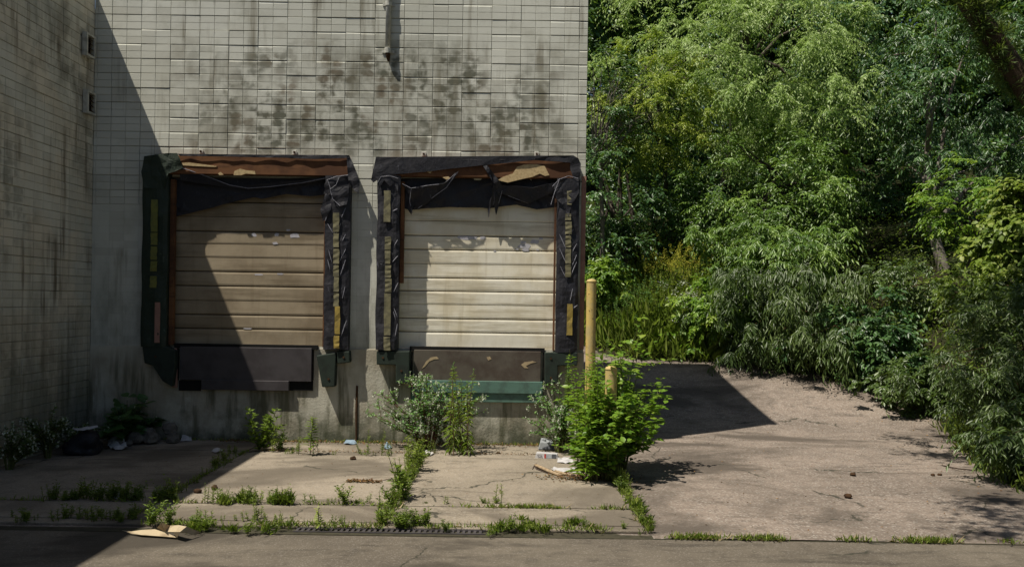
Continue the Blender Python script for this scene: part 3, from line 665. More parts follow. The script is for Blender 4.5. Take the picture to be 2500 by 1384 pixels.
# dock bumpers
def bumper(pl, label, Y=YW - 0.17, mat='rubber', holes_=()):
    b = MB(); b.poly_prism([P(x, y, Y) for x, y in reversed(pl)], 0.138)
    cx = sum(p[0] for p in pl) / len(pl); cy = sum(p[1] for p in pl) / len(pl)
    root = tag(empty("dock_bumper", P(cx, cy, Y + 0.138)), label, "dock bumper", "rubber dock bumpers beside the levelers")
    b.build("rubber_block", M[mat], root, bevel=0.012)
    for hx, hy in holes_:
        c = Vector(P(hx, hy, Y)); q = MB(); q.tube([c + Vector((0, -0.008, 0)), c + Vector((0, 0.01, 0))], 0.016, 10); q.build("bolt", M['rust'], root)
bumper([(919,857),(1000,857),(1000,936),(966,937),(966,891),(919,890)], "L-shaped black bumper on the left side of the green-lipped leveler", holes_=((980,905),(935,873)))
bumper([(1330,860),(1410,860),(1410,892),(1362,893),(1362,937),(1330,937)], "L-shaped green-black bumper under the right door next to the building corner", holes_=((1345,875),(1345,922),(1395,876)))
bumper([(772,868),(818,861),(820,872),(817,944),(786,945)], "loose dark green bumper hanging tilted right of the shaded leveler", holes_=((802,925),))
bumper([(822,857),(853,857),(854,885),(824,888)], "small dark bumper stub beside the tilted hanging bumper", holes_=((839,872),))
bumper([(346,842),(398,842),(428,856),(426,900),(420,944),(396,930),(372,892),(352,886)], "worn black bumper at the left end of the shaded bay", mat='rubber', holes_=((380,870),))

# ------------------------------------------------------------------ bollards
def bollard(x, y_px_top, Y, z0, label):
    root = tag(empty("bollard", (x, Y, z0)), label, "bollard", "yellow steel bollards at the building corner")
    zt = P(1250, y_px_top, Y)[2]; r = 0.068
    zs = np.linspace(z0 - 0.02, zt - 0.05, 14); rr = random.Random(3)
    b = MB(); b.tube([(x + rr.uniform(-.001, .001), Y, z) for z in zs], r, 20, cap=False); b.build("post", M['yellow'], root, smooth=True)
    c = MB(); c.tube([(x, Y, zt - 0.05), (x, Y, zt - 0.035), (x, Y, zt - 0.015), (x, Y, zt - 0.003), (x, Y, zt)], [r + 0.002, r + 0.002, r * 0.88, r * 0.5, 0.01], 20)
    c.build("cap", M['yellow'], root, smooth=True)
x_, _, _ = P(1443, 760, 11.5); bollard(x_, 678, 11.5, 0.0, "tall yellow bollard standing hard against the building corner beside the right dock seal")
x_, _, _ = P(1491, 980, 9.7); bollard(x_, 889, 9.7, 0.0, "yellow bollard standing inside the big leafy green bush")

# ------------------------------------------------------------------ ground
EDGE = [(5.6, -60), (5.55, 9.0), (5.8, 10.3), (6.75, 12.85), (7.2, 14.3), (6.75, 15.4), (6.0, 16.5), (4.6, 17.15), (2.6, 17.3), (1.5, 18.3), (0, 19.2), (-60, 19.6)]
def bank_d(X, Y):
    """metres outside the paved edge (0 inside)"""
    X = np.asarray(X, float); Y = np.asarray(Y, float); best = np.full(X.shape, 1e9)
    poly = EDGE + [(-60, -60)]; ins = np.zeros(X.shape, bool)
    for i in range(len(poly)):
        x0, y0 = poly[i]; x1, y1 = poly[(i + 1) % len(poly)]
        c = ((y0 > Y) != (y1 > Y)); ins ^= c & (X < (x1 - x0) * (Y - y0) / ((y1 - y0) if y1 != y0 else 1e-9) + x0)
    for i in range(len(EDGE) - 1):
        x0, y0 = EDGE[i]; x1, y1 = EDGE[i + 1]; dx, dy = x1 - x0, y1 - y0
        t = np.clip(((X - x0) * dx + (Y - y0) * dy) / (dx * dx + dy * dy), 0, 1)
        best = np.minimum(best, np.hypot(X - x0 - t * dx, Y - y0 - t * dy))
    return np.where(ins, -best, best)
def hz(X, Y):
    X = np.asarray(X, float); Y = np.asarray(Y, float); d = bank_d(X, Y)
    nz_ = 0.12 * np.sin(X * 1.3 + Y * .7) + 0.1 * np.sin(Y * 1.9 - X * .6) + 0.05 * np.sin(X * 4.1) * np.sin(Y * 3.7)
    up = 15.0 * (1 - np.exp(-np.maximum(d, 0) / 30.0))
    return gz(Y) + np.where(d < 0, np.maximum(d * 1.2, -0.35), 0.05 * np.minimum(d * 4, 1) + up + nz_ * np.clip(d, 0, 1))
def grid_obj(name, xs, ys, zf, mat, smooth=True):
    Xg, Yg = np.meshgrid(xs, ys); Z = zf(Xg, Yg); v = np.stack([Xg, Yg, Z], -1).reshape(-1, 3); nx, ny = len(xs), len(ys)
    i, j = np.meshgrid(np.arange(nx - 1), np.arange(ny - 1)); a = (j * nx + i).ravel()
    t = np.concatenate([np.stack([a, a + 1, a + nx + 1], 1), np.stack([a, a + nx + 1, a + nx], 1)])
    tm = TM(); tm.add(v, t); return tm.build(name, mat, None, smooth)
xs = np.concatenate([[-400, -200, -90, -50, -30], np.arange(-20, 4, 1.5), np.arange(4, 12, 0.3), np.arange(12, 40, 0.8), [45, 60, 90, 200, 400]])
ys = np.concatenate([[-400, -200, -90, -50, -30, -20], np.arange(-14, 8, 1.5), np.arange(8, 22, 0.3), np.arange(22, 50, 0.9), [55, 65, 90, 200, 400]])
tag(grid_obj("ground", xs, ys, hz, M['ground']), kind='structure')
YA = 7.16
tag(grid_obj("driveway", np.arange(-8.2, 9.4, 0.2), np.concatenate([np.arange(YA, 20.4, 0.12)]), lambda X, Y: gz(Y) + 0.006 * np.sin(X * 1.1 + Y * .8) - np.where(X < 1.21, 0.02, 0.0), M['drive']), kind='structure')
tag(grid_obj("asphalt", np.arange(-30, 9.0, 0.5), np.linspace(-40, YA - 0.004, 110), lambda X, Y: -0.010 + 0.003 * np.sin(X * .9 + Y * 1.7), M['asphalt']), kind='structure')
b = MB(); b.box((-8, YA - 0.018, -0.3), (1.24, YA + 0.1, -0.006)); b.box((1.241, YA - 0.018, -0.3), (9, YA + 0.012, -0.0055)); b.box((-8, YA + 0.1, -0.3), (1.23, YW - 0.04, -0.0165)); tag(b.build("joint_soil", M['soil']), kind='structure')
jx = [-5.845, -3.40, -1.12, 1.22]; jy = [7.50, 8.11, 10.88, YW - 0.035]
for i in range(3):
    for j in range(3):
        x0, x1 = jx[i] + 0.012, jx[i + 1] - 0.012; y0, y1 = jy[j] + 0.012, jy[j + 1] - 0.012
        b = MB(); dz = random.uniform(-0.003, 0.004); nx, ny = 12, 12; r2 = random.Random(i * 7 + j)
        pts = [(x0 + (x1 - x0) * k / nx + 0, y0 + r2.uniform(-.006, .006)) for k in range(nx)] + [(x1 + r2.uniform(-.006, .006), y0 + (y1 - y0) * k / ny) for k in range(ny)] + [(x1 - (x1 - x0) * k / nx, y1 + r2.uniform(-.006, .006)) for k in range(nx)] + [(x0 + r2.uniform(-.006, .006), y1 - (y1 - y0) * k / ny) for k in range(ny)]
        n = len(pts); b.add([(x, y, 0.012 + dz) for x, y in pts] + [(x, y, -0.015) for x, y in pts], [tuple(range(n))] + [(k, k + n, (k + 1) % n + n, (k + 1) % n) for k in range(n)])
        tag(b.build("apron_slab", M['slab'], bevel=0.006), kind='structure')
# strip of concrete beside the drain
b = MB(); b.box((-5.84, 7.345, -0.015), (1.2, 7.488, 0.008)); tag(b.build("drain_kerb", M['slab'], bevel=0.006), kind='structure')
# trench drain
dr = tag(empty("trench_drain", (-1.0, 7.27, 0)), "narrow slotted steel trench drain along the front edge of the concrete apron", "drain")
b = MB(); b.box((-1.85, 7.205, -0.014), (-.2, 7.22, 0.002)); b.box((-1.85, 7.32, -0.014), (-.2, 7.335, 0.002)); b.build("channel", M['steel_dark'], dr)
b = MB(); x = -1.84
while x < -.22:
    b.box((x, 7.221, -0.012), (x + 0.024, 7.319, -0.001)); x += 0.048
b.build("grate", M['steel_dark'], dr)
#VEG

# ================================================================== vegetation
def leaf_mat(name, stops, rough=0.38, trans=0.35, spec=0.5):
    k = NT(name, rough, spec); t = k.attr("tint"); p = k.pos()
    n = k.noise(p, 40, 2)
    col = k.ramp(k.math('ADD', k.math('ADD', t, k.math('MULTIPLY', k.math('SUBTRACT', n, 0.5), 0.25)), k.math('MULTIPLY', k.math('SUBTRACT', k.n("ShaderNodeObjectInfo").outputs['Random'], 0.5), 0.5 if name == 'weed_leaf' else 0.0)), stops)
    k.put(k.b.inputs["Base Color"], col)
    tr = k.n("ShaderNodeBsdfTranslucent")
    k.put(tr.inputs[0], k.mix(0.5, col, (0.22, 0.34, 0.02)))
    mx = k.n("ShaderNodeMixShader"); mx.inputs[0].default_value = trans
    k.t.links.new(k.b.outputs[0], mx.inputs[1]); k.t.links.new(tr.outputs[0], mx.inputs[2]); k.t.links.new(mx.outputs[0], k.out.inputs[0])
    return k.m
L = {
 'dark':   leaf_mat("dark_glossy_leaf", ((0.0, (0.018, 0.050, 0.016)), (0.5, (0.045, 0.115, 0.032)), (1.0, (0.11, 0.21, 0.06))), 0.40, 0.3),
 'mid':    leaf_mat("mid_green_leaf", ((0.0, (0.04, 0.09, 0.016)), (0.5, (0.125, 0.235, 0.04)), (1.0, (0.26, 0.38, 0.08)))),
 'pale':   leaf_mat("pale_willow_leaf", ((0.0, (0.16, 0.27, 0.06)), (0.5, (0.38, 0.53, 0.16)), (1.0, (0.55, 0.66, 0.30))), 0.42, 0.5),
 'yellow': leaf_mat("yellow_green_leaf", ((0.0, (0.12, 0.19, 0.02)), (0.5, (0.33, 0.42, 0.05)), (1.0, (0.50, 0.55, 0.09))), 0.42, 0.45),
 'olive':  leaf_mat("olive_narrow_leaf", ((0.0, (0.03, 0.055, 0.012)), (0.5, (0.07, 0.12, 0.028)), (1.0, (0.16, 0.22, 0.07))), 0.4, 0.3),
 'cool':   leaf_mat("cool_green_leaf", ((0.0, (0.03, 0.08, 0.035)), (0.5, (0.08, 0.18, 0.08)), (1.0, (0.19, 0.31, 0.16))), 0.40, 0.35),
 'bush':   leaf_mat("fresh_bush_leaf", ((0.0, (0.055, 0.13, 0.012)), (0.5, (0.16, 0.30, 0.028)), (1.0, (0.34, 0.45, 0.06))), 0.42, 0.45),
 'sage':   leaf_mat("grey_green_leaf", ((0.0, (0.045, 0.125, 0.025)), (0.5, (0.12, 0.27, 0.055)), (1.0, (0.26, 0.42, 0.13))), 0.6, 0.35),
 'weed':   leaf_mat("weed_leaf", ((0.0, (0.06, 0.11, 0.012)), (0.5, (0.16, 0.24, 0.028)), (1.0, (0.32, 0.37, 0.07))), 0.5, 0.4),
 'grass':  leaf_mat("grass_blade", ((0.0, (0.09, 0.15, 0.02)), (0.5, (0.24, 0.33, 0.05)), (1.0, (0.42, 0.47, 0.12))), 0.5, 0.4),
 'needle': leaf_mat("needle_leaf", ((0.0, (0.04, 0.075, 0.015)), (0.5, (0.11, 0.17, 0.035)), (1.0, (0.24, 0.28, 0.07))), 0.6, 0.35),
 'gold':   leaf_mat("goldenrod_bloom", ((0.0, (0.30, 0.29, 0.025)), (0.5, (0.46, 0.43, 0.04)), (1.0, (0.60, 0.54, 0.07))), 0.7, 0.3),
 'white':  leaf_mat("white_bud", ((0.0, (0.36, 0.42, 0.30)), (0.5, (0.52, 0.56, 0.44)), (1.0, (0.72, 0.72, 0.64))), 0.7, 0.2),
 'dry':    leaf_mat("dry_leaf", ((0.0, (0.05, 0.025, 0.012)), (0.5, (0.14, 0.065, 0.025)), (1.0, (0.32, 0.18, 0.06))), 0.8, 0.15),
}
M['bark'] = simple("grey_bark", (0.10, 0.085, 0.07), (0.04, 0.033, 0.027), 0.95, 9, 0.8, 0.1, 0.9, 0.02)
M['bark_pale'] = simple("pale_grey_bark", (0.22, 0.195, 0.17), (0.11, 0.095, 0.08), 0.95, 9, 0.7, 0.1, 0.8, 0.02)
M['bark_brown'] = simple("brown_fibrous_bark", (0.085, 0.06, 0.04), (0.03, 0.022, 0.015), 0.95, 9, 0.8, 0.1, 0.9, 0.03)
M['stem'] = simple("weed_stem", (0.10, 0.12, 0.03), (0.07, 0.05, 0.025), 0.7, 30, 0.6)
M['stem_red'] = simple("reddish_stem", (0.11, 0.06, 0.03), (0.05, 0.03, 0.02), 0.8, 30, 0.6)

def nrm(a): return a / np.maximum(np.linalg.norm(a, axis=-1, keepdims=True), 1e-9)
def leaves(tm, Pb, D, N, Ln, W, c, mi=0, full=False, curl=0.14):
    """one leaf per row: base point, direction, rough normal, length, width, tint"""
    n = len(Pb)
    if n == 0: return
    D = nrm(D); S = nrm(np.cross(D, N)); N2 = np.cross(S, D)
    Ln = np.broadcast_to(Ln, (n,))[:, None]; W = np.broadcast_to(W, (n,))[:, None]; c = np.broadcast_to(c, (n,))
    if not full:
        m = Pb + D * Ln * 0.45
        v = np.stack([Pb, m + S * W * .5 + N2 * W * .15, Pb + D * Ln - N2 * Ln * curl, m - S * W * .5 + N2 * W * .15], 1)
        t = np.array([[0, 1, 2], [0, 2, 3]]); k = 4
    else:
        a = Pb + D * Ln * .3; b = Pb + D * Ln * .66 - N2 * Ln * curl * .4
        v = np.stack([Pb, a, a + S * W * .46 + N2 * W * .1, a - S * W * .46 + N2 * W * .1, b, b + S * W * .36 + N2 * W * .08, b - S * W * .36 + N2 * W * .08, Pb + D * Ln - N2 * Ln * curl], 1)
        t = np.array([[0, 2, 1], [0, 1, 3], [2, 5, 4], [2, 4, 1], [1, 4, 6], [1, 6, 3], [5, 7, 4], [4, 7, 6]]); k = 8
    T = (t[None] + (np.arange(n) * k)[:, None, None]).reshape(-1, 3)
    tm.add(v.reshape(-1, 3), T, np.repeat(c, k), mi)
def unit(r, n): return nrm(r.normal(size=(n, 3)))

def crown(tm, r, cen, rad, clumps, twigs, per, Ln, W, droop=0.25, hang=0.3, clump_r=None, shell=0.45, front=0.75, gap=0.0, full=False, flat=0.75, mi=0):
    """foliage as clumps of leafy sprays spread through an ellipsoid"""
    cen = np.asarray(cen, float); rad = np.asarray(rad, float)
    d = unit(r, clumps * 3); keep = (d[:, 1] < 0.25) | (r.random(len(d)) > front); d = d[keep][:clumps]
    K = len(d); rr = (shell + (1 - shell) * r.random((K, 1)) ** 0.6)
    # uneven outline
    lob = 1 + 0.16 * np.sin(d[:, :1] * 5.1 + cen[0]) + 0.14 * np.sin(d[:, 2:] * 6.3 + cen[2] * 2) + 0.08 * r.normal(size=(K, 1))
    C = cen + d * rr * rad * lob
    if clump_r is None: clump_r = 0.30 * rad.mean()
    cr = clump_r * r.uniform(0.6, 1.25, K); ct = r.normal(0.0, 0.16, K)
    n = K * twigs; ci = np.repeat(np.arange(K), twigs)
    td = unit(r, n) * 0.9 + d[ci] * 0.55; td[:, 2] *= flat; td = nrm(td)
    tl = cr[ci] * r.uniform(0.6, 1.2, n)
    m = n * per; ti = np.repeat(np.arange(n), per)
    t = np.tile((np.arange(per) + 0.6) / per, n) + r.uniform(-.04, .04, m)
    dn = np.array([0, 0, -1.0])
    pos = C[ci[ti]] + td[ti] * (tl[ti] * t)[:, None] + dn * (droop * tl[ti] * t * t)[:, None]
    tan = nrm(td[ti] + dn * (2 * droop * t)[:, None])
    sd = nrm(np.cross(tan, np.array([0, 0, 1.0]) + 1e-3)); sg = np.where(np.tile(np.arange(per) % 2, n) == 0, 1.0, -1.0)[:, None]
    ld = tan * 0.55 + sd * sg * 0.75 + dn * hang + 0.25 * r.normal(size=(m, 3))
    nn = np.array([0, 0, 1.0]) + 0.38 * r.normal(size=(m, 3)) + np.array([-.3, -.35, 0])
    tint = np.clip(0.48 + ct[ci[ti]] + r.normal(0, 0.17, m) + 0.12 * (t - .5), 0.02, 0.98)
    sz = r.uniform(0.65, 1.25, m)
    if gap: 
        kp = r.random(m) > gap; pos, ld, nn, tint, sz = pos[kp], ld[kp], nn[kp], tint[kp], sz[kp]
    leaves(tm, pos, ld, nn, Ln * sz, W * sz, tint, mi, full)
    return C
def ppos(x, y, Y): return np.array(P(x, y, Y))

def tree(name, label, cat, group, px, py, Y, rx, rz, ry=None, base=None, lmat='mid', bark='bark', trunk_r=0.12, seed=0, trunks=None, limb=8, extra=(), **kw):
    """crown centred on photo pixel (px,py) at depth Y; rx/rz radii in metres"""
    r = np.random.default_rng(seed); c = ppos(px, py, Y)
    if base is None: bx, by = c[0], c[1] + 0.1
    else: bx, by = base
    bz = float(hz(bx, by)) - 0.05
    root = tag(empty(name, (bx, by, bz)), label, cat, group)
    tm = TM(); C = crown(tm, r, c, (rx, ry or rx, rz), Ln=kw.pop('Ln', .10), W=kw.pop('W', .035), **kw)
    for (qx, qy, qY, q_rx, q_rz, q_n) in extra:
        k2 = dict(clumps=q_n, twigs=kw['twigs'], per=kw['per'], droop=kw.get('droop', .25), hang=kw.get('hang', .3))
        crown(tm, r, ppos(qx, qy, qY), (q_rx, q_rx, q_rz), Ln=.10, W=.035, **k2)
    tr = TM(); top = c + np.array([0, 0, rz * 0.35]); b0 = np.array([bx, by, bz])
    paths = trunks or [[b0, b0 * .66 + top * .34 + r.normal(0, .08, 3) * [1, 1, 0], b0 * .33 + top * .67 + r.normal(0, .12, 3) * [1, 1, 0], top]]
    for pth in paths:
        tr.tube(pth, list(np.linspace(trunk_r, trunk_r * 0.3, len(pth))), 8)
    main = np.array(paths[0], float)
    for q in range(min(limb, len(C))):
        tip = C[r.integers(len(C))]; f = r.uniform(.35, .9) * (len(main) - 1); i = int(min(f, len(main) - 2)); st = main[i] + (main[i + 1] - main[i]) * (f - i)
        mid = (st + tip) / 2 + np.array([0, 0, 0.12 * np.linalg.norm(tip - st)]) + r.normal(0, .06, 3)
        tr.tube([st, mid, tip], [trunk_r * .4, trunk_r * .22, trunk_r * .08], 5)
    tr.build("trunk", M[bark], root)
    tm.build("crown", L[lmat], root)
    return root

GT = "trees on the bank beyond the drive"
# far rank that closes the view
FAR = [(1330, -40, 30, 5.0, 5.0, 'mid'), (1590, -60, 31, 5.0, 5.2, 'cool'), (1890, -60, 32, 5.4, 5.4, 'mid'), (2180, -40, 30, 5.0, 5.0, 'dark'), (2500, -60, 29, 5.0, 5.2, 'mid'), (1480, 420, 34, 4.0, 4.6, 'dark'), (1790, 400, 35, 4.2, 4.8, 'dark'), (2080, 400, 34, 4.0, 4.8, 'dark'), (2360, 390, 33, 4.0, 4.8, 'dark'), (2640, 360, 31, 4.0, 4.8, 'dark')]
FL = ["tall far tree just right of the building edge, behind the dark glossy tree", "tall far tree behind the pale willow at the top of the picture", "tall far tree at the top centre of the woods", "tall dark far tree at the top, right of the willow", "tall far tree behind the mossy leaning trunk",
      "dark understory tree deep in shade behind the pair of leaning trunks", "dark understory tree in the hollow left of the drooping shrub", "dark understory tree in the hollow left of the pale grey trunk", "dark understory tree behind the pale grey trunk", "dark understory tree at the far right edge behind the maple shrub"]
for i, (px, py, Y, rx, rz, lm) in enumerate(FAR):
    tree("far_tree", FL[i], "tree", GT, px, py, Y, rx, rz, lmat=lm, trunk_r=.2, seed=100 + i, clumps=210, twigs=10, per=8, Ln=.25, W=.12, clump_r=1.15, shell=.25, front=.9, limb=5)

tm = TM(); rw = np.random.default_rng(404)
for px_ in range(1250, 2900, 170): crown(tm, rw, P(px_, 60 + 60 * math.sin(px_), 42), (4.5, 3, 7.5), 130, 9, 7, .36, .2, droop=.3, hang=.3, clump_r=1.6, shell=.2, front=.9)
tb_ = TM()
for _ in range(150):
    bx_, by_ = rw.uniform(1, 20), rw.uniform(20.5, 37)
    if bank_d(bx_, by_) < 3: continue
    crown(tb_, rw, (bx_, by_, float(hz(bx_, by_)) + .35), (1.3, 1.1, .7), 12, 8, 8, .17, .08, droop=.3, hang=.25, clump_r=.55, shell=.2, front=.9)
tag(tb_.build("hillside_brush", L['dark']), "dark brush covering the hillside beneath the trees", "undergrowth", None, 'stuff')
tag(tm.build("far_wood", L['mid']), "unbroken mass of woodland filling the view behind the separate trees", "wood", None, 'stuff')
tree("broadleaf_tree", "dark glossy-leaved tree beside the building edge with two thin leaning trunks", "tree", GT, 1450, 420, 21.5, 2.5, 3.4, lmat='dark', seed=1, trunk_r=.12, bark='bark',
     trunks=[[P(1556, 720, 21), P(1530, 640, 21.1), P(1503, 540, 21.3), P(1460, 380, 21.5)], [P(1590, 700, 21.6), P(1570, 630, 21.6), P(1548, 560, 21.6), P(1530, 420, 21.6)], [P(1608, 680, 21.9), P(1604, 620, 21.9), P(1597, 560, 21.9), P(1580, 430, 21.9)]],
     clumps=170, twigs=13, per=12, Ln=.11, W=.045, clump_r=.62, hang=.25, droop=.25)
tree("willow_tree", "tall pale green willow with drooping sunlit leaves, brightest tree in the woods", "tree", GT, 1830, 150, 22.5, 3.6, 3.0, lmat='pale', seed=2, trunk_r=.22, base=(6.2, 25.0),
     clumps=300, twigs=14, per=16, Ln=.10, W=.030, clump_r=.72, droop=.6, hang=.42, shell=.3)
tree("locust_tree", "yellow-green feathery tree between the building edge and the willow", "tree", GT, 1600, 270, 21.0, 1.5, 1.7, lmat='yellow', seed=3, trunk_r=.09, base=(4.4, 22.5),
     clumps=95, twigs=12, per=16, Ln=.08, W=.026, clump_r=.5, droop=.5, hang=.3, shell=.3)
tree("broadleaf_tree", "mid-green tree with loose drooping sprays in the centre of the woods below the willow", "tree", GT, 1890, 470, 20.5, 2.1, 2.2, lmat='mid', seed=4, trunk_r=.14, base=(7.3, 22.0),
     clumps=170, twigs=13, per=13, Ln=.10, W=.034, clump_r=.55, droop=.45, hang=.35, shell=.35)
tree("poplar_tree", "cool green tree with rounder shimmering leaves at the top, right of the willow", "tree", GT, 2090, 170, 23.5, 2.3, 2.8, lmat='cool', seed=5, trunk_r=.16, base=(9.8, 25.0),
     clumps=120, twigs=12, per=12, Ln=.10, W=.07, clump_r=.6, droop=.35, hang=.5, shell=.3)
tree("walnut_tree", "dark tree with long pointed leaves in the upper right, above the pale grey trunk", "tree", GT, 2310, 230, 19.0, 2.3, 2.5, lmat='dark', seed=6, trunk_r=.16, bark='bark_pale',
     trunks=[[P(2318, 720, 18.4), P(2300, 640, 18.5), P(2276, 560, 18.6), P(2262, 400, 18.8), P(2280, 200, 19)]],
     clumps=120, twigs=12, per=13, Ln=.13, W=.035, clump_r=.58, droop=.5, hang=.5, shell=.3)
tree("sapling", "slim sapling with flat bright leaf sprays hanging in front of the pale grey trunk", "tree", GT, 2350, 500, 16.5, 1.0, 0.75, lmat='bush', seed=7, trunk_r=.04, base=(9.3, 16.8),
     clumps=34, twigs=9, per=13, Ln=.09, W=.04, clump_r=.42, droop=.35, hang=.3, flat=.35, shell=.4)
tree("maple_shrub", "yellow-green maple-leaved shrub at the right edge of the picture", "shrub", GT, 2500, 600, 13.5, 0.95, 1.15, lmat='weed', seed=8, trunk_r=.05, base=(8.6, 13.8),
     clumps=90, twigs=11, per=11, Ln=.095, W=.07, clump_r=.36, droop=.35, hang=.45, full=True, shell=.35)
dbr = tag(empty("dead_tree", P(1500, 760, 20.2)), "leafless grey branches poking out beside the building edge under the yellow-green tree", "tree")
tr = TM(); rd = np.random.default_rng(9); base = np.array(P(1470, 700, 20.4)); base[2] = float(hz(base[0], base[1])) - .05
fork = np.array(P(1462, 330, 20.2)); tr.tube([base, (base + fork) / 2 + [.05, 0, 0], fork], [.07, .055, .04], 7); tr.build("trunk", M['bark_pale'], dbr)
tb = TM()
for q in range(26):
    a = fork + rd.normal(0, .12, 3) + [0, 0, -rd.uniform(0, .9)]; e = np.array(P(rd.uniform(1440, 1640), rd.uniform(130, 330), 19.6)); m = (a + e) / 2 + [0, 0, .12] + rd.normal(0, .08, 3)
    tb.tube([a, m, e], [.02, .012, .004], 4)
    for z in range(3):
        t = rd.uniform(.4, 1); c0_ = m * (1 - t) + e * t; tb.tube([c0_, c0_ + rd.normal(0, .22, 3)], [.006, .002], 3)
tb.build("branch", M['bark_pale'], dbr)
# mossy leaning trunk, upper right
lt = tag(empty("cedar_tree", (10.2, 12.6, float(hz(10.2, 12.6)))), "brown leaning trunk ringed with short mossy sprays in the upper right corner", "tree", GT)
tr = TM(); pth = [np.array(P(x, y, 13.0)) for x, y in ((2760, 560), (2600, 330), (2500, 210), (2420, 90), (2340, -30), (2260, -160))]
pth = [np.array([10.2, 12.6, float(hz(10.2, 12.6)) - .1])] + pth
tr.tube(pth, [.24, .21, .19, .175, .16, .14, .10], 10); tr.build("trunk", M['bark_brown'], lt)
tm = TM(); r = np.random.default_rng(77)
for i in range(2, 6):
    for q in range(46):
        t = r.random(); c = pth[i] * (1 - t) + pth[i + 1] * t if i + 1 < len(pth) else pth[i]
        o = unit(r, 1)[0] * .19; n = 46; d = nrm(nrm(o) + .7 * r.normal(size=(n, 3)) + [0, 0, .2]); b0 = c + o
        ln = r.uniform(.05, .16, n)
        leaves(tm, b0 + d * r.uniform(0, .12, (n, 1)), d, unit(r, n), ln, .012, np.clip(r.normal(.5, .22) + r.normal(0, .12, n), 0, 1))
tm.build("crown", L['needle'], lt)
# unseen tree added right of the frame, crown shaped to shade the near drive
bx, by = 6.6, 4.6
root = tag(empty("added_shade_tree", (bx, by, float(hz(bx, by)) - .05)), "unseen open-crowned tree added beyond the right edge, crown shaped to shade the near drive", "tree")
tm = TM(); tr = TM(); r = np.random.default_rng(63)
cc = crown(tm, r, (3.0, 5.8, 7.7), (2.2, 1.9, .9), 95, 10, 9, .12, .06, droop=.3, hang=.3, clump_r=.6, shell=.1, front=0.0)
cc = np.concatenate([cc, crown(tm, r, (4.4, 9.4, 8.3), (2.3, 2.4, .9), 80, 10, 9, .12, .06, droop=.3, hang=.3, clump_r=.65, shell=.1, front=0.0)])
p0 = np.array([bx, by, float(hz(bx, by)) - .05]); main = [p0, [6.4, 4.9, 3.2], [5.4, 5.5, 5.6], [3.6, 6.1, 7.3], [2.2, 6.5, 8.0]]
tr.tube(main, [.20, .17, .13, .08, .03], 9)
for q in cc[::3]: tr.tube([main[2 + (q[0] < 3.6)], (np.array(main[2 + (q[0] < 3.6)]) + q) / 2 + [0, 0, .3], q], [.05, .03, .01], 5)
tr.build("trunk", M['bark'], root); tm.build("crown", L['mid'], root)

GS = "shrubs along the edge of the drive"
def shrub(name, label, px, py, Y, rx, rz, lmat, seed, cat="shrub", group=GS, **kw):
    return tree(name, label, cat, group, px, py, Y, rx, rz, lmat=lmat, bark='stem_red', trunk_r=.03, seed=seed, limb=14, **kw)
M['stem_red'].name = "reddish_stem"
shrub("drooping_shrub", "arching shrub with long drooping dark leaves overhanging the middle of the drive edge", 1920, 770, 17.2, 1.75, 1.15, 'olive', 41, clumps=130, twigs=13, per=14, Ln=.15, W=.028, clump_r=.46, droop=.8, hang=.85, shell=.3)
shrub("sumac_shrub", "mid-green shrub rising above the drooping shrub in front of the dark hollow", 1880, 620, 18.6, 1.5, 0.95, 'mid', 42, clumps=90, twigs=12, per=13, Ln=.13, W=.032, clump_r=.45, droop=.5, hang=.55, shell=.3)
shrub("nettle_patch_shrub", "bright fresh green shrub between the goldenrod and the drooping shrub", 1745, 775, 17.6, 0.85, 0.72, 'bush', 43, clumps=60, twigs=10, per=11, Ln=.10, W=.05, clump_r=.33, droop=.3, hang=.35, shell=.3)
shrub("elder_shrub", "low dark shrub in the shadowed corner where drive meets the right bank", 2120, 830, 15.8, 0.95, 0.75, 'dark', 44, clumps=60, twigs=11, per=11, Ln=.11, W=.05, clump_r=.36, droop=.3, hang=.35, shell=.3)
shrub("low_shrub", "low leafy shrub at the bend of the drive edge with a few yellow leaves", 2220, 930, 14.4, 0.62, 0.42, 'olive', 45, clumps=50, twigs=10, per=10, Ln=.085, W=.045, clump_r=.26, droop=.25, hang=.3, shell=.3)
shrub("willow_shrub", "large dark narrow-leaved willow shrub spilling over the right edge of the drive", 2500, 890, 11.6, 1.12, 1.30, 'olive', 46, ry=1.1, clumps=140, twigs=12, per=14, Ln=.09, W=.022, clump_r=.40, droop=.4, hang=.45, shell=.3)
shrub("bramble_shrub", "dark bramble at the lower right spreading low onto the drive", 2560, 1060, 9.9, 0.80, 0.45, 'olive', 47, clumps=60, twigs=10, per=12, Ln=.095, W=.026, clump_r=.32, droop=.45, hang=.5, shell=.3)
shrub("vine_shrub", "grey-green weedy shrub beneath the pale grey trunk", 2170, 720, 17.0, 1.0, 0.8, 'olive', 48, clumps=45, twigs=10, per=11, Ln=.09, W=.04, clump_r=.42, droop=.4, hang=.4, shell=.3)
shrub("bright_shrub", "small sunlit shrub behind the tall bollard at the building corner", 1478, 690, 18.8, 0.5, 0.45, 'bush', 49, clumps=34, twigs=10, per=10, Ln=.10, W=.045, clump_r=.24, droop=.3, hang=.35, shell=.3)
shrub("maple_shrub", "yellowish leafy shrub on the right bank below the sapling", 2430, 720, 12.9, 0.85, 0.6, 'weed', 50, clumps=60, twigs=11, per=11, Ln=.085, W=.045, clump_r=.32, droop=.35, hang=.45, shell=.3)

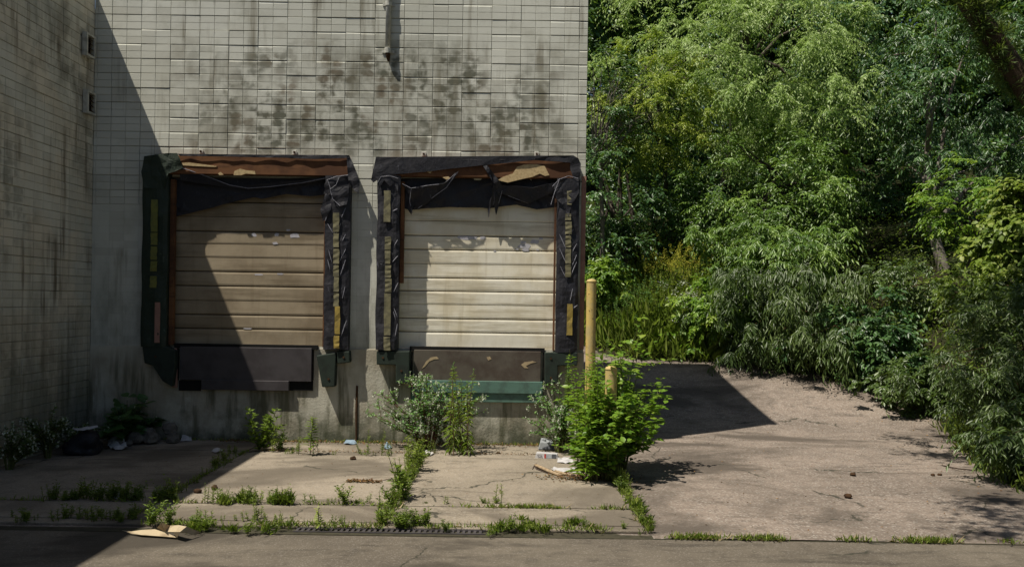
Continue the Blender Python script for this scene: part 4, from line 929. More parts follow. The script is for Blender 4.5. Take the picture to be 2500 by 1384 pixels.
# goldenrod and white-flowered weeds on the sunny bank
def stems_plant(name, label, cat, group, spots, h, r, leafm='weed', topm='gold', leaf=(.09, .018), nl=26, top_n=60, top_len=.16, top_sz=.022, spread=.12, lean=.12, loc=None, stem='stem', top_from=.8, full=False, droopl=.2):
    """a clump of upright leafy stems with flower or bud heads; spots are (x, y, z) stem bases"""
    loc = loc if loc is not None else tuple(np.mean(np.array(spots), 0))
    root = tag(empty(name, loc), label, cat, group)
    st = TM(); lf = TM(); tp = TM()
    for b0 in spots:
        b0 = np.array(b0, float); hh = h * r.uniform(.75, 1.12); a = r.uniform(0, 6.28); off = np.array([math.cos(a), math.sin(a), 0]) * lean * hh * r.uniform(.2, 1.3)
        def pt(t): return b0 + np.array([0, 0, hh]) * np.asarray(t)[..., None] + off * (np.asarray(t)[..., None] ** 1.7)
        st.tube(pt(np.linspace(0, 1, 5)), [.006, .0055, .0045, .0035, .002], 5)
        t = np.sort(r.uniform(.08, .97, nl)); ang = np.arange(nl) * 2.4 + a
        d = np.stack([np.cos(ang), np.sin(ang), np.full(nl, .45)], -1) + r.normal(0, .12, (nl, 3)); d[:, 2] -= droopl * (1 - t)
        sz = (1.15 - .75 * t) * r.uniform(.8, 1.2, nl)
        leaves(lf, pt(t), d, np.array([0, 0, 1.]) + .2 * r.normal(size=(nl, 3)), leaf[0] * sz, leaf[1] * sz, np.clip(.35 + .3 * t + r.normal(0, .12, nl), 0, 1), 0, full, .3)
        if top_n:
            n = top_n; t = r.uniform(top_from, 1.02, n); a2 = r.uniform(0, 6.28, n); rad = top_len * (1.08 - t) / (1.08 - top_from) * r.random(n)
            q = pt(t) + np.stack([np.cos(a2) * rad, np.sin(a2) * rad, .2 * rad], -1)
            leaves(tp, q, unit(r, n) + [0, 0, .5], unit(r, n), top_sz * r.uniform(.6, 1.4, n), top_sz * .8, np.clip(r.normal(.5, .2, n), 0, 1))
    st.build("stem", M[stem], root)
    lf.build("foliage", L[leafm], root)
    if top_n: tp.build("flower_head", L[topm], root)
    return root
r = np.random.default_rng(5)
def bank_spots(px, py, Y, w, d, n):
    out = []
    c = P(px, py, Y)
    for _ in range(n):
        x = c[0] + r.normal(0, w); y = Y + r.normal(0, d); out.append((x, y, float(hz(x, y)) - .02))
    return out
stems_plant("goldenrod", "yellow-tipped goldenrod clump leaning right on the sunny bank behind the drive", "wild plant", None, bank_spots(1655, 760, 19.2, .45, .35, 60), 1.25, r, top_n=50, top_len=.13, top_from=.78, lean=.3, leafm='yellow')
stems_plant("goldenrod", "second, shorter goldenrod clump just left of the yellow-tipped one", "wild plant", None, bank_spots(1590, 790, 18.7, .35, .3, 40), .8, r, top_n=18, top_len=.08, lean=.25, leafm='weed', topm='sage')
stems_plant("white_aster", "weeds dotted with small white flowers right of the goldenrod", "wild plant", None, bank_spots(1680, 800, 18.2, .3, .25, 36), .75, r, top_n=26, top_len=.16, top_sz=.028, topm='white', leafm='weed')
stems_plant("tall_weed", "grey-green weeds on the bank behind the near bollard bush", "wild plant", None, bank_spots(1520, 800, 18.5, .35, .4, 50), .8, r, top_n=22, top_len=.07, topm='sage', leafm='sage')

def grass(name, label, pts, hmin, hmax, r, mat='grass', w=.006, cat="grass", lean=.5, broad=0.0):
    tm = TM(); pts = np.asarray(pts, float); n = len(pts)
    a = r.uniform(0, 6.28, n); d = np.stack([np.cos(a) * lean, np.sin(a) * lean, np.ones(n)], -1) * np.array([1, 1, 1]) + .15 * r.normal(size=(n, 3))
    h = r.uniform(hmin, hmax, n)
    leaves(tm, pts, d, np.stack([np.cos(a + 1.57), np.sin(a + 1.57), .1 * np.ones(n)], -1) if False else unit(r, n), h, w * r.uniform(.7, 1.6, n) + broad * h, np.clip(r.normal(.5, .2, n), 0, 1), 0, False, .3)
    return tag(tm.build(name, L[mat]), label, cat, None, 'stuff')
# grass and low growth on the bank, everywhere just outside the paving
n = 26000; X = r.uniform(-2, 9.6, n); Y = r.uniform(8, 23, n); d = bank_d(X, Y)
k = (d > -.12 + .12 * np.sin(X * 3.1) * np.sin(Y * 2.7)) & (d < 3.0) & (r.random(n) < np.exp(-np.maximum(d, 0) / 1.6)); X, Y = X[k], Y[k]
grass("grass", "rough grass along the foot of the bank where it meets the drive", np.stack([X, Y, hz(X, Y) - .02], -1), .08, .30, r, w=.012)
n = 30000; X = r.uniform(.6, 6.2, n); Y = r.uniform(16.4, 21.5, n); d = bank_d(X, Y); k = (d > 0) & (d < 3.2) & (r.random(n) < .55 + .4 * np.sin(X * 2.6 + 1) * np.sin(Y * 2.2)); X, Y = X[k], Y[k]
grass("tall_grass", "bright tall yellow-green grass on the sunny bank at the far end of the drive", np.stack([X, Y, hz(X, Y) - .02], -1), .22, .62, r, w=.016, lean=.55)
n = 60000; X = r.uniform(1, 12, n); Y = r.uniform(8.5, 24, n); d = bank_d(X, Y); k = (d > .02) & (d < 5.5) & (r.random(n) < .62); X, Y = X[k], Y[k]; d = d[k]
hgt = r.random(len(X)) ** 1.6 * np.minimum(.18 + d * .28, .75)
tm = TM(); Pn = np.stack([X, Y, hz(X, Y) + hgt], -1); q = len(X); a = r.uniform(0, 6.28, q)
cl = .5 + .16 * np.sin(X * 2.3 + 1) * np.sin(Y * 1.9) + r.normal(0, .16, q)
leaves(tm, Pn, np.stack([np.cos(a), np.sin(a), r.normal(.1, .4, q)], -1), np.array([0, -.4, 1.]) + .4 * r.normal(size=(q, 3)), r.uniform(.05, .12, q), r.uniform(.02, .05, q), np.clip(cl, 0, 1))
tag(tm.build("ground_cover", L['weed']), "knee-high leafy undergrowth covering the bank between the shrubs", "undergrowth", None, 'stuff')

# ------------------------------------------------------------------ plants by the wall
def bushy(name, label, base, h, rad, r, leafm, nst, leaf, full=True, topm=None, lean=.8, nl=30, twigs=5, stem='stem', top_n=10, cat="wild plant", group=None, curl=.2, hang=.15, topsz=.018, tint=0.0, squash=1.0):
    """branching weed: stems fan from one base, side twigs carry leaves, optional bud spikes at the tips"""
    b0 = np.array(base, float); root = tag(empty(name, tuple(b0)), label, cat, group); st = TM(); lf = TM(); tp = TM()
    for s_ in range(nst):
        a = r.uniform(0, 6.28); u = math.sqrt(r.random()); out = np.array([math.cos(a), math.sin(a) * squash, 0]) * rad * u
        hh = h * (1 - .4 * u * u) * r.uniform(.5, 1.1)
        p0 = b0 + out * .12 + [0, 0, -.01]; p3 = b0 + out + [0, 0, hh]; p1 = p0 + out * .12 + [0, 0, hh * .45]; p2 = (p1 + p3) / 2 + [0, 0, .06 * hh] + out * .05
        pp = np.array([p0, p1, p2, p3]); st.tube(pp, [.009, .007, .005, .002], 5)
        tips = [p3]
        def along(f):
            f = f * 3; i = int(min(f, 2.999)); return pp[i] + (pp[i + 1] - pp[i]) * (f - i)
        segs = [(along(.35), p3)]
        for t_ in range(twigs):
            f = r.uniform(.2, .95); q0 = along(f); dr = nrm(unit(r, 1)[0] * [1, 1, .4] + nrm(out + 1e-6) * .4 + [0, 0, .55]); ln = h * r.uniform(.12, .28); q1 = q0 + dr * ln
            st.tube([q0, q1], [.0035, .0015], 4); segs.append((q0, q1)); tips.append(q1)
        for (q0, q1) in segs:
            m = max(4, int(nl * np.linalg.norm(q1 - q0) / (h * .6))); t = r.uniform(.05, 1.05, m)[:, None]; pb = q0 + (q1 - q0) * t
            a2 = r.uniform(0, 6.28, m); d = np.stack([np.cos(a2), np.sin(a2), np.full(m, .25 - hang)], -1) + nrm(q1 - q0) * .4 + .2 * r.normal(size=(m, 3))
            sz = r.uniform(.55, 1.2, m); ht = (pb[:, 2] - b0[2]) / h
            leaves(lf, pb, d, np.array([0, -.25, 1.]) + .3 * r.normal(size=(m, 3)), leaf[0] * sz, leaf[1] * sz, np.clip(.40 + tint + .1 * ht + r.normal(0, .16, m), 0, 1), 0, full, curl)
        if topm:
            for q in tips:
                n = top_n; z = r.uniform(-.055, .02, n); a2 = r.uniform(0, 6.28, n); rr_ = .012 * (1 - (z + .055) / .09)
                leaves(tp, q + np.stack([np.cos(a2) * rr_, np.sin(a2) * rr_, z], -1), unit(r, n) * .6 + [0, 0, .8], unit(r, n), topsz * r.uniform(.7, 1.3, n), topsz * .8, np.clip(r.normal(.5, .22, n), 0, 1))
    st.build("stem", M[stem], root); lf.build("foliage", L[leafm], root)
    if topm: tp.build("flower_head", L[topm], root)
    return root
r = np.random.default_rng(11)
xb_ = P(1491, 980, 9.7)[0]
bushy("leafy_bush", "large bright green leafy bush growing round the near yellow bollard", (xb_ + .14, 9.85, 0), 1.30, .62, r, 'bush', 32, (.10, .06), nl=26, twigs=7, tint=.05)
bushy("leafy_bush", "lower dense bright leafy bush in front of the near bollard", (xb_ - .04, 9.42, 0), 1.02, .54, r, 'bush', 24, (.085, .055), nl=26, twigs=6)
bushy("leafy_bush", "tall loose leafy shoots rising behind the near bollard", (xb_ + .16, 10.1, 0), 1.75, .36, r, 'bush', 13, (.10, .05), nl=18, twigs=6, tint=.1)
g = P(1443, 1000, 9.35)
stems_plant("goldenrod", "tall feathery bright green stems between the building corner and the near bollard", "wild plant", None, [(g[0] + r.normal(0, .07), 9.35 + r.normal(0, .09), 0) for _ in range(14)], 1.34, r, leafm='bush', leaf=(.15, .024), nl=80, top_n=0, lean=.07)
stems_plant("goldenrod", "shorter feathery green stems in front of the near bollard bush", "wild plant", None, [(G(1450, 1120)[0] + r.normal(0, .09), 9.75 + r.normal(0, .1), 0) for _ in range(7)], .72, r, leafm='weed', leaf=(.10, .016), nl=60, top_n=0, lean=.15)
# mint-like weeds with whitish bud spikes
g = P(1040, 1098, 11.25)
bushy("white_budded_weed", "wide grey-green weed with whitish bud spikes left of the tall feathery stems", (g[0], 11.25, .01), 1.0, .80, r, 'sage', 36, (.055, .024), full=False, topm='white', nl=24, twigs=7, top_n=10, topsz=.024, squash=.38, stem='stem_red')
g = P(1365, 1098, 11.1)
bushy("white_budded_weed", "upright grey-green weed with whitish bud spikes against the wall left of the green bush", (g[0], 11.1, .01), .95, .40, r, 'sage', 16, (.055, .024), full=False, topm='white', nl=24, twigs=7, top_n=10, topsz=.024, squash=.5)
g = P(1375, 1098, 11.3)
stems_plant("tall_weed", "single tall dull green plume behind the white-budded weed by the right bumper", "wild plant", None, [(g[0] + .05 + r.normal(0, .02), 11.3 + r.normal(0, .03), 0) for _ in range(4)], 1.22, r, leafm='olive', leaf=(.09, .011), nl=150, top_n=40, topm='sage', top_len=.05, top_from=.85, lean=.04, top_sz=.014)
g = G(1122, 1112)
stems_plant("goldenrod", "tall feathery green stems with curling lower leaves in the middle of the right bay", "wild plant", None, [(g[0] + r.normal(0, .055), g[1] + r.normal(0, .05), 0) for _ in range(7)], 1.12, r, leafm='weed', leaf=(.125, .014), nl=64, top_n=26, topm='sage', top_len=.035, top_from=.86, lean=.17, top_sz=.016, stem='stem_red', droopl=.9)

# ------------------------------------------------------------------ small weeds in the joints
def weed_mesh(kind, h, r):
    tm = TM()
    if kind == 'spire':
        ns = r.integers(1, 3)
        for s_ in range(ns):
            hh = h * r.uniform(.7, 1.0); off = r.normal(0, .06 * h, 3) * [1, 1, 0]; b0 = r.normal(0, .02, 3) * [1, 1, 0]
            tm.tube([b0, b0 + off * .4 + [0, 0, hh * .5], b0 + off + [0, 0, hh]], [.004, .003, .0015], 4, .5, 1)
            n = int(18 + 46 * hh); t = r.uniform(.05, 1, n); a = np.arange(n) * 2.4
            d = np.stack([np.cos(a), np.sin(a), .7 + .5 * t], -1); sz = (1.1 - .6 * t) * r.uniform(.7, 1.2, n)
            leaves(tm, b0 + off * (t ** 1.5)[:, None] + np.stack([0 * t, 0 * t, hh * t], -1), d, [0, 0, 1.] + .3 * r.normal(size=(n, 3)), (.035 + .05 * hh) * sz, (.007 + .008 * hh) * sz, np.clip(.4 + .35 * t + r.normal(0, .12, n), 0, 1), 0, False, .25)
    elif kind == 'broad':
        tm.tube([(0, 0, 0), (.01, 0, h * .5), (0, .01, h)], [.005, .004, .002], 5, .5, 1)
        n = int(16 + 20 * h / .4); t = np.linspace(.2, 1, n); a = np.arange(n) * 2.2
        d = np.stack([np.cos(a), np.sin(a), .15 + .5 * t], -1); sz = (1.15 - .55 * t)
        leaves(tm, np.stack([0 * t, 0 * t, h * t], -1), d, [0, 0, 1.] + .2 * r.normal(size=(n, 3)), .26 * h * sz, .10 * h * sz, np.clip(.45 + .25 * t + r.normal(0, .1, n), 0, 1), 0, True, .3)
    elif kind == 'bush':
        for s_ in range(7):
            a = r.uniform(0, 6.28); o = np.array([math.cos(a), math.sin(a), 0]) * h * r.uniform(.1, .55); hh = h * r.uniform(.5, 1)
            tm.tube([(0, 0, 0), o * .5 + [0, 0, hh * .6], o + [0, 0, hh]], [.004, .003, .001], 4, .5, 1)
            n = 34; t = r.uniform(.1, 1, n); a2 = r.uniform(0, 6.28, n); d = np.stack([np.cos(a2), np.sin(a2), .5 + 0 * t], -1)
            leaves(tm, o * t[:, None] + np.stack([0 * t, 0 * t, hh * t], -1) + r.normal(0, .012, (n, 3)), d, unit(r, n) + [0, 0, .8], .17 * h * r.uniform(.6, 1.2, n), .06 * h, np.clip(r.normal(.42, .17, n), 0, 1), 0, False, .2)
    else:   # tuft
        n = 46; a = r.uniform(0, 6.28, n); d = np.stack([np.cos(a) * .5, np.sin(a) * .5, np.ones(n)], -1)
        leaves(tm, r.normal(0, .03, (n, 3)) * [1, 1, 0], d, unit(r, n), h * r.uniform(.4, 1.05, n), .006, np.clip(r.normal(.5, .2, n), 0, 1), 0, False, .35)
    return tm.mesh("weed", [L['weed'], M['stem']])
WEEDS = {k: [(hh, weed_mesh(k, hh, np.random.default_rng(900 + i * 7 + j))) for j, hh in enumerate(hs)] for i, (k, hs) in enumerate({'spire': (.12, .2, .32, .45, .22, .4), 'broad': (.3, .45, .25), 'bush': (.18, .28, .24), 'tuft': (.1, .16)}.items())}
def weed(kind, x, y, h, label, group, name="weed"):
    hh, me = min(WEEDS[kind], key=lambda q: abs(q[0] - h) + random.random() * .08)
    o = bpy.data.objects.new(name, me); COL.objects.link(o); s = h / hh
    o.location = (x, y, 0.006); o.rotation_euler = (random.gauss(0, .13), random.gauss(0, .13), random.uniform(0, 6.28)); o.scale = (s * random.uniform(.9, 1.15), s * random.uniform(.9, 1.15), s)
    return tag(o, label, "weed", group)
def wpx(kind, px, py, hpx, label, group, name="weed"):
    g = G(px, py); return weed(kind, g[0], g[1], hpx * g[1] / FPX, label, group, name)
g1 = "small weeds in the rear joint near the wall"
l1 = "small upright weed in the rear slab joint at the foot of the wall"
for k, x, y, h in (('spire', 700, 1110, 17), ('spire', 712, 1110, 14), ('spire', 731, 1110, 48), ('spire', 771, 1110, 42), ('spire', 880, 1110, 30), ('spire', 957, 1114, 38), ('spire', 814, 1113, 15), ('spire', 915, 1113, 14), ('spire', 890, 1112, 22), ('spire', 720, 1110, 26), ('spire', 1045, 1112, 40), ('spire', 1062, 1110, 34)):
    wpx(k, x, y, h, l1, g1)
wpx('spire', 664, 1106, 88, "tall thin weed at the edge of the big shadow by the wall", None)
wpx('bush', 680, 1102, 52, "bushy bright weed beside the tall thin weed at the shadow's edge", None)
wpx('broad', 757, 1112, 92, "pale broad-leaved seedling standing alone in the rear joint", None, "seedling")
wpx('spire', 900, 1114, 72, "left one of two slender upright weeds under the rusty joint strip", None)
wpx('spire', 934, 1114, 74, "right one of two slender upright weeds under the rusty joint strip", None)
wpx('bush', 632, 1100, 108, "pale shaded weed against the wall under the left bay", None)
g2 = "weeds filling the middle joint that runs toward the wall"
for i in range(24):
    t = (i + random.random()) / 24; Y = 10.7 - 3.3 * t; h = random.uniform(.16, .42) * (1 if t < .75 else .7)
    weed('spire' if random.random() < .75 else 'bush', -1.12 + random.gauss(0, .035), Y, h, "feathery weed in the overgrown middle joint leading to the wall", g2)
for px, py, hp in ((981, 1212, 130), (998, 1150, 85), (1018, 1140, 68), (960, 1225, 95), (940, 1265, 60), (1000, 1180, 120)):
    wpx('spire', px, py, hp, "feathery weed in the overgrown middle joint leading to the wall", g2)
g3 = "low weeds along the transverse joint across the sunlit slabs"; l3 = "low weed in the transverse joint crossing the sunlit slabs"
for i in range(40):
    wpx(random.choice(['spire', 'spire', 'spire', 'bush', 'tuft']), random.choice((545, 590, 600, 632, 655, 668, 700)) + random.gauss(0, 11), 1230 + random.gauss(0, 2), random.uniform(20, 46), l3, g3)
for k, x, h in (('spire', 670, 46), ('spire', 757, 32), ('spire', 763, 26), ('spire', 797, 20), ('spire', 811, 20), ('spire', 874, 17), ('spire', 902, 28), ('spire', 1085, 26), ('tuft', 870, 14), ('tuft', 1040, 8), ('spire', 1190, 20), ('spire', 1205, 24), ('spire', 498, 48), ('spire', 882, 16), ('bush', 1180, 20), ('bush', 1212, 18)):
    wpx(k, x, 1231, h, l3, g3)
wpx('bush', 843, 1232, 52, "bushy weed alone in the transverse joint left of the middle joint", None)
wpx('spire', 1219, 1234, 56, "tall feathery weed alone in the transverse joint right of the middle joint", None)
g4 = "shaded weeds across the dark left slabs"; l4 = "dim weed in the shaded joints of the left-hand slabs"
for i in range(46):
    x = random.uniform(110, 440); wpx(random.choice(['spire', 'bush', 'spire']), x, 1222 + random.gauss(0, 3), random.uniform(20, 55), l4, g4)
for i in range(30):
    x = random.uniform(30, 340); wpx(random.choice(['spire', 'bush']), x, 1268 + random.gauss(0, 4), random.uniform(18, 42), l4, g4)
for i in range(14):
    t = random.random(); wpx(random.choice(['spire', 'bush']), 580 - 150 * t, 1100 + 118 * t, random.uniform(14, 40), l4, g4)
g5 = "weeds along the trench drain and front joint"; l5 = "weed growing at the trench drain along the front of the apron"
for i in range(62):
    x = random.choice((468, 500, 560, 610, 650, 700, 745, 820, 1215, 1250, 1290, 1320, 1380, 1420, 1460, 1520, 1570)) + random.gauss(0, 16); wpx(random.choice(['spire', 'spire', 'tuft', 'bush']), x, 1290 + random.gauss(0, 7), random.uniform(12, 30), l5, g5)
for k, x, y, h in (('bush', 605, 1303, 40), ('spire', 625, 1272, 50), ('spire', 636, 1268, 36), ('bush', 470, 1290, 44), ('bush', 500, 1296, 40), ('spire', 673, 1295, 46), ('bush', 1245, 1298, 46), ('spire', 1322, 1300, 42), ('bush', 1300, 1300, 30), ('bush', 1090, 1298, 34)):
    wpx(k, x, y, h, l5, g5)
for i in range(9): wpx('bush', random.uniform(955, 1050), 1290 + random.gauss(0, 4), random.uniform(34, 56), "dark bushy weed clump in front of the middle joint at the drain", "dark bushy clump at the drain")
for i in range(10): wpx('spire', 500 + i * 24 + random.gauss(0, 5), 1273 + random.gauss(0, 2), random.uniform(16, 34), l5, g5)
wpx('broad', 783, 1292, 56, "broad-leaved weed standing over the slotted drain", None, "seedling")
wpx('bush', 365, 1285, 70, "pale twiggy weed behind the crumpled cardboard", None); wpx('bush', 415, 1280, 55, "second pale twiggy weed at the right behind the crumpled cardboard", None)
g6 = "weeds in the right-hand joint below the green bush"
for i in range(34):
    t = random.random(); wpx(random.choice(['spire', 'bush', 'tuft']), 1500 + 80 * t + random.gauss(0, 6), 1165 + 120 * t, random.uniform(16, 40) * (1.3 - .6 * t), "weed in the joint running from the green bush to the front edge", g6)
# fine grass in the joints
r = np.random.default_rng(21)
def strip(n, f): t = r.random(n); return np.array([f(q) for q in t])
pts = np.concatenate([
    np.stack([r.uniform(-.2, 1.2, 900), 8.10 + r.normal(0, .012, 900), np.full(900, .0)], -1),
    np.stack([r.uniform(-5.6, -.2, 500), 8.11 + r.normal(0, .012, 500), np.full(500, .0)], -1),
    np.stack([r.uniform(-3.2, 1.25, 1400), 7.36 + r.normal(0, .03, 1400), np.full(1400, .0)], -1),
    np.stack([-1.12 + r.normal(0, .03, 1500), r.uniform(7.3, 10.9, 1500), np.full(1500, .0)], -1),
    np.stack([1.22 + r.normal(0, .022, 1300), r.uniform(7.5, 10.2, 1300), np.full(1300, .0)], -1),
    np.stack([r.uniform(1.2, 5.6, 3600), 7.165 + r.normal(0, .018, 3600), np.full(3600, -.005)], -1),
    np.stack([r.uniform(-5.8, 1.0, 900), 11.62 + r.normal(0, .02, 900), np.full(900, .0)], -1),
    np.stack([-3.4 + r.normal(0, .02, 500), r.uniform(7.6, 10.9, 500), np.full(500, .0)], -1)])
pts = pts[(np.sin(pts[:, 0] * 3.7 + 1.1) + np.sin(pts[:, 0] * 9.1 + pts[:, 1] * 5.3) + np.sin(pts[:, 1] * 7.7) + r.normal(0, .5, len(pts))) > -.5]
L['straw'] = leaf_mat("straw_blade", ((0.0, (0.12, 0.085, 0.04)), (0.5, (0.26, 0.20, 0.10)), (1.0, (0.42, 0.35, 0.20))), 0.7, 0.2)
q = pts[r.random(len(pts)) < .28] + np.array([.01, .012, 0])
grass("dry_grass", "flattened straw-coloured dead grass matted in the slab joints", q, .03, .11, r, w=.005, mat='straw', lean=2.2)
grass("joint_grass", "fine short grass sprouting in the joints between the concrete slabs", pts, .02, .075, r, w=.006, mat='grass')

# shaded plants in the left corner
r = np.random.default_rng(31)
def wall_pt(px, dx=.25):
    a = uv(px, 1000)[0]; return XL + dx, (XL + dx) * FPX / a
x_, y_ = wall_pt(120); bushy("corner_weed", "shaded weed with tiny pale flowers against the left wall", (x_, y_, .01), .62, .30, r, 'olive', 12, (.05, .03), topm='white', top_n=5, topsz=.026, twigs=5)
x_, y_ = wall_pt(25, .2); bushy("corner_weed", "dim clump of pale-flowered weeds at the left edge of the picture", (x_, y_, .01), .5, .28, r, 'olive', 12, (.05, .03), topm='white', top_n=5, topsz=.026, twigs=5)
g = P(300, 1080, 11.2); bushy("burdock", "large-leaved dark plant in the corner where the two walls meet", (g[0], 11.25, .01), .62, .42, r, 'dark', 14, (.20, .16), nl=7, twigs=2, topm='white', top_n=3)
g = P(200, 1090, 10.8); bushy("corner_weed", "low dark weed beside the black rubbish bag in the corner", (-5.55, 10.7, .01), .4, .25, r, 'olive', 10, (.05, .03), topm='white', top_n=4, topsz=.024)

# ------------------------------------------------------------------ rubbish, stones, litter
M['paper'] = simple("dirty_white_paper", (0.46, 0.45, 0.46), (0.26, 0.25, 0.24), 0.8, 12, 0.5)
M['card'] = simple("sun_bleached_cardboard", (0.44, 0.36, 0.24), (0.24, 0.18, 0.11), 0.9, 9, 0.8)
M['bag'] = vinyl_mat("black_bin_bag", (0.012, 0.012, 0.016), (0.03, 0.03, 0.04), 14)
M['stone'] = simple("grey_stone", (0.16, 0.145, 0.125), (0.08, 0.07, 0.06), 0.95, 12, 0.8, 0.2, 0.8, 0.02)
M['plastic'] = simple("grey_plastic", (0.30, 0.32, 0.34), (0.15, 0.16, 0.18), 0.45, 9, 0.5, 0.5)
M['plastic_dark'] = simple("dark_plastic", (0.07, 0.075, 0.085), (0.04, 0.04, 0.045), 0.5, 9, 0.5, 0.5)
M['print_red'] = simple("red_print", (0.36, 0.05, 0.04), (0.22, 0.05, 0.04), 0.7)
M['ink'] = simple("dark_print", (0.06, 0.06, 0.08), (0.03, 0.03, 0.04), 0.8)
M['blue'] = simple("pale_blue_plastic", (0.22, 0.30, 0.38), (0.15, 0.20, 0.26), 0.5)
M['stick'] = simple("dry_stick", (0.36, 0.27, 0.17), (0.16, 0.11, 0.07), 0.9, 20, 0.6)
M['stick_dark'] = simple("dark_stick", (0.06, 0.04, 0.03), (0.03, 0.02, 0.018), 0.9, 20, 0.6)
def blob(name, label, cat, loc, size, mat, seed, rough=.25, group=None, sub=3):
    bm = bmesh.new(); bmesh.ops.create_icosphere(bm, subdivisions=sub, radius=1.0); rr = random.Random(seed); ph = [rr.uniform(0, 6) for _ in range(6)]
    for v in bm.verts:
        p = v.co; k = 1 + rough * (math.sin(p.x * 3 + ph[0]) * .5 + math.sin(p.y * 4.1 + ph[1]) * .4 + math.sin(p.z * 5 + ph[2] + p.x * 3) * .35 + math.sin(p.x * 9 + p.y * 8 + ph[3]) * .18)
        v.co = Vector((p.x * k * size[0], p.y * k * size[1], max(p.z * k, -.75) * size[2]))
    me = bpy.data.meshes.new(name); bm.to_mesh(me); bm.free(); me.materials.append(mat)
    me.polygons.foreach_set("use_smooth", [rough > .3 or sub > 2] * len(me.polygons))
    o = link(bpy.data.objects.new(name, me)); o.location = (loc[0], loc[1], loc[2] + size[2] * .72); o.rotation_euler = (0, 0, rr.uniform(0, 6)); return tag(o, label, cat, group)
def sheet(name, label, cat, pts, mat, amp=.02, seed=1, th=.003, z0=.016, group=None, parent=None):
    """crumpled flat piece; pts are ground points (x, y, lift)"""
    bm = bmesh.new(); vs = [bm.verts.new(p) for p in pts]; bm.faces.new(vs); bmesh.ops.triangulate(bm, faces=bm.faces[:])
    for _ in range(3): bmesh.ops.subdivide_edges(bm, edges=[e for e in bm.edges if e.calc_length() > .05], cuts=1); bmesh.ops.triangulate(bm, faces=bm.faces[:])
    rr = random.Random(seed); a, b_, c = (rr.uniform(0, 6) for _ in range(3))
    for v in bm.verts: v.co.z += z0 + abs(amp * (math.sin(v.co.x * 21 + v.co.y * 13 + a) * .6 + math.sin(v.co.y * 33 - v.co.x * 18 + b_) * .4))
    me = bpy.data.meshes.new(name); bm.to_mesh(me); bm.free(); me.materials.append(mat)
    o = link(bpy.data.objects.new(name, me), parent); md = o.modifiers.new("solid", 'SOLIDIFY'); md.thickness = th
    return tag(o, label, cat, group)
def gp(px, py, lift=0.0):
    g = G(px, py); return (g[0], g[1], lift)
# crumpled cardboard, front left: explicit folds
cb = tag(empty("cardboard", gp(400, 1300)), "crumpled tan cardboard sheet lying at the shadow's edge, front left", "cardboard")
def cpt(px, py, lift):
    Y = (EYE - lift) * FPX / uv(px, py)[1]; return (uv(px, py)[0] * Y / FPX, Y, lift)
def facets(name, pts, fs, mat, parent):
    b = MB(); b.add(pts, fs); o = b.build(name, mat, parent); md = o.modifiers.new("solid", 'SOLIDIFY'); md.thickness = .005; return o
pts = [cpt(380, 1291, .02), cpt(395, 1275, .13), cpt(416, 1283, .07), cpt(438, 1282, .10), cpt(455, 1285, .10), cpt(490, 1299, .02), cpt(476, 1305, .012), cpt(440, 1298, .075), cpt(433, 1312, .008), cpt(424, 1298, .055), cpt(405, 1297, .04), cpt(372, 1297, .02), cpt(368, 1308, .008)]
facets("upper_fold", pts, [(0, 10, 1), (1, 10, 9, 2), (2, 9, 7, 3), (3, 7, 4), (4, 7, 6, 5), (7, 9, 8)], M['card'], cb)
pts = [cpt(298, 1294, .012), cpt(322, 1297, .02), cpt(345, 1294, .03), cpt(378, 1292, .035), cpt(404, 1300, .03), cpt(424, 1306, .02), cpt(430, 1312, .006), cpt(390, 1309, .006), cpt(345, 1306, .008), cpt(320, 1302, .006)]
facets("lower_fold", pts, [(0, 1, 9), (1, 2, 8, 9), (2, 3, 7, 8), (3, 4, 7), (4, 5, 6, 7)], M['card'], cb)
# carton with print
ct = tag(empty("carton", gp(1330, 1117)), "flattened white and red printed carton lying beside the green bush", "carton")
c0 = Vector(gp(1306, 1120)); c1 = Vector(gp(1361, 1122)); ax = (c1 - c0); ln = ax.length; ax.normalize(); ay = Vector((-ax.y, ax.x, 0)); az = Vector((0, 0, 1))
def cl(u, v, wz): return tuple(c0 + ax * u + ay * v + az * wz)
b = MB(); vs = [cl(u * ln, v, z) for (u, v, z) in ((0, 0, .012), (1, 0, .012), (1, .16, .012), (0, .16, .012), (.04, .012, .072), (.98, .02, .066), (.97, .15, .062), (.05, .15, .07))]
b.add(vs, [(0,3,2,1),(4,5,6,7),(0,1,5,4),(1,2,6,5),(2,3,7,6),(3,0,4,7)]); b.build("box", M['paper'], ct)
b = MB()
def band(u0, u1, mi):
    q = [cl(u0 * ln, -.003 + .0125 * .08, .016), cl(u1 * ln, -.003 + .0125 * .08, .016), cl(u1 * ln, .0155 - .003, .068), cl(u0 * ln, .0125 - .003, .068)]
    b.add(q, [(0, 1, 2, 3)], mi)
band(.41, .49, 0); band(.5, .74, 1); band(.75, .95, 2); b.build("printed_band", [M['print_red'], M['plastic'], M['plastic_dark']], ct)
tc = bpy.data.curves.new("lettering", 'FONT'); tc.body = "926"; tc.size = .045; tc.extrude = .0006; tc.align_x = 'CENTER'
to = bpy.data.objects.new("lettering_source", tc); COL.objects.link(to); bpy.context.view_layer.update()
me = bpy.data.meshes.new_from_object(to); bpy.data.objects.remove(to); me.materials.append(M['ink'])
o = link(bpy.data.objects.new("lettering", me)); Mx = Matrix((( ax.x, 0, ay.x, 0), (ax.y, 0, ay.y, 0), (0, 1, 0, 0), (0, 0, 0, 1)))
o.matrix_world = Matrix.Translation(Vector(cl(.22 * ln, -.0045, .026))) @ Mx; local(o, ct)
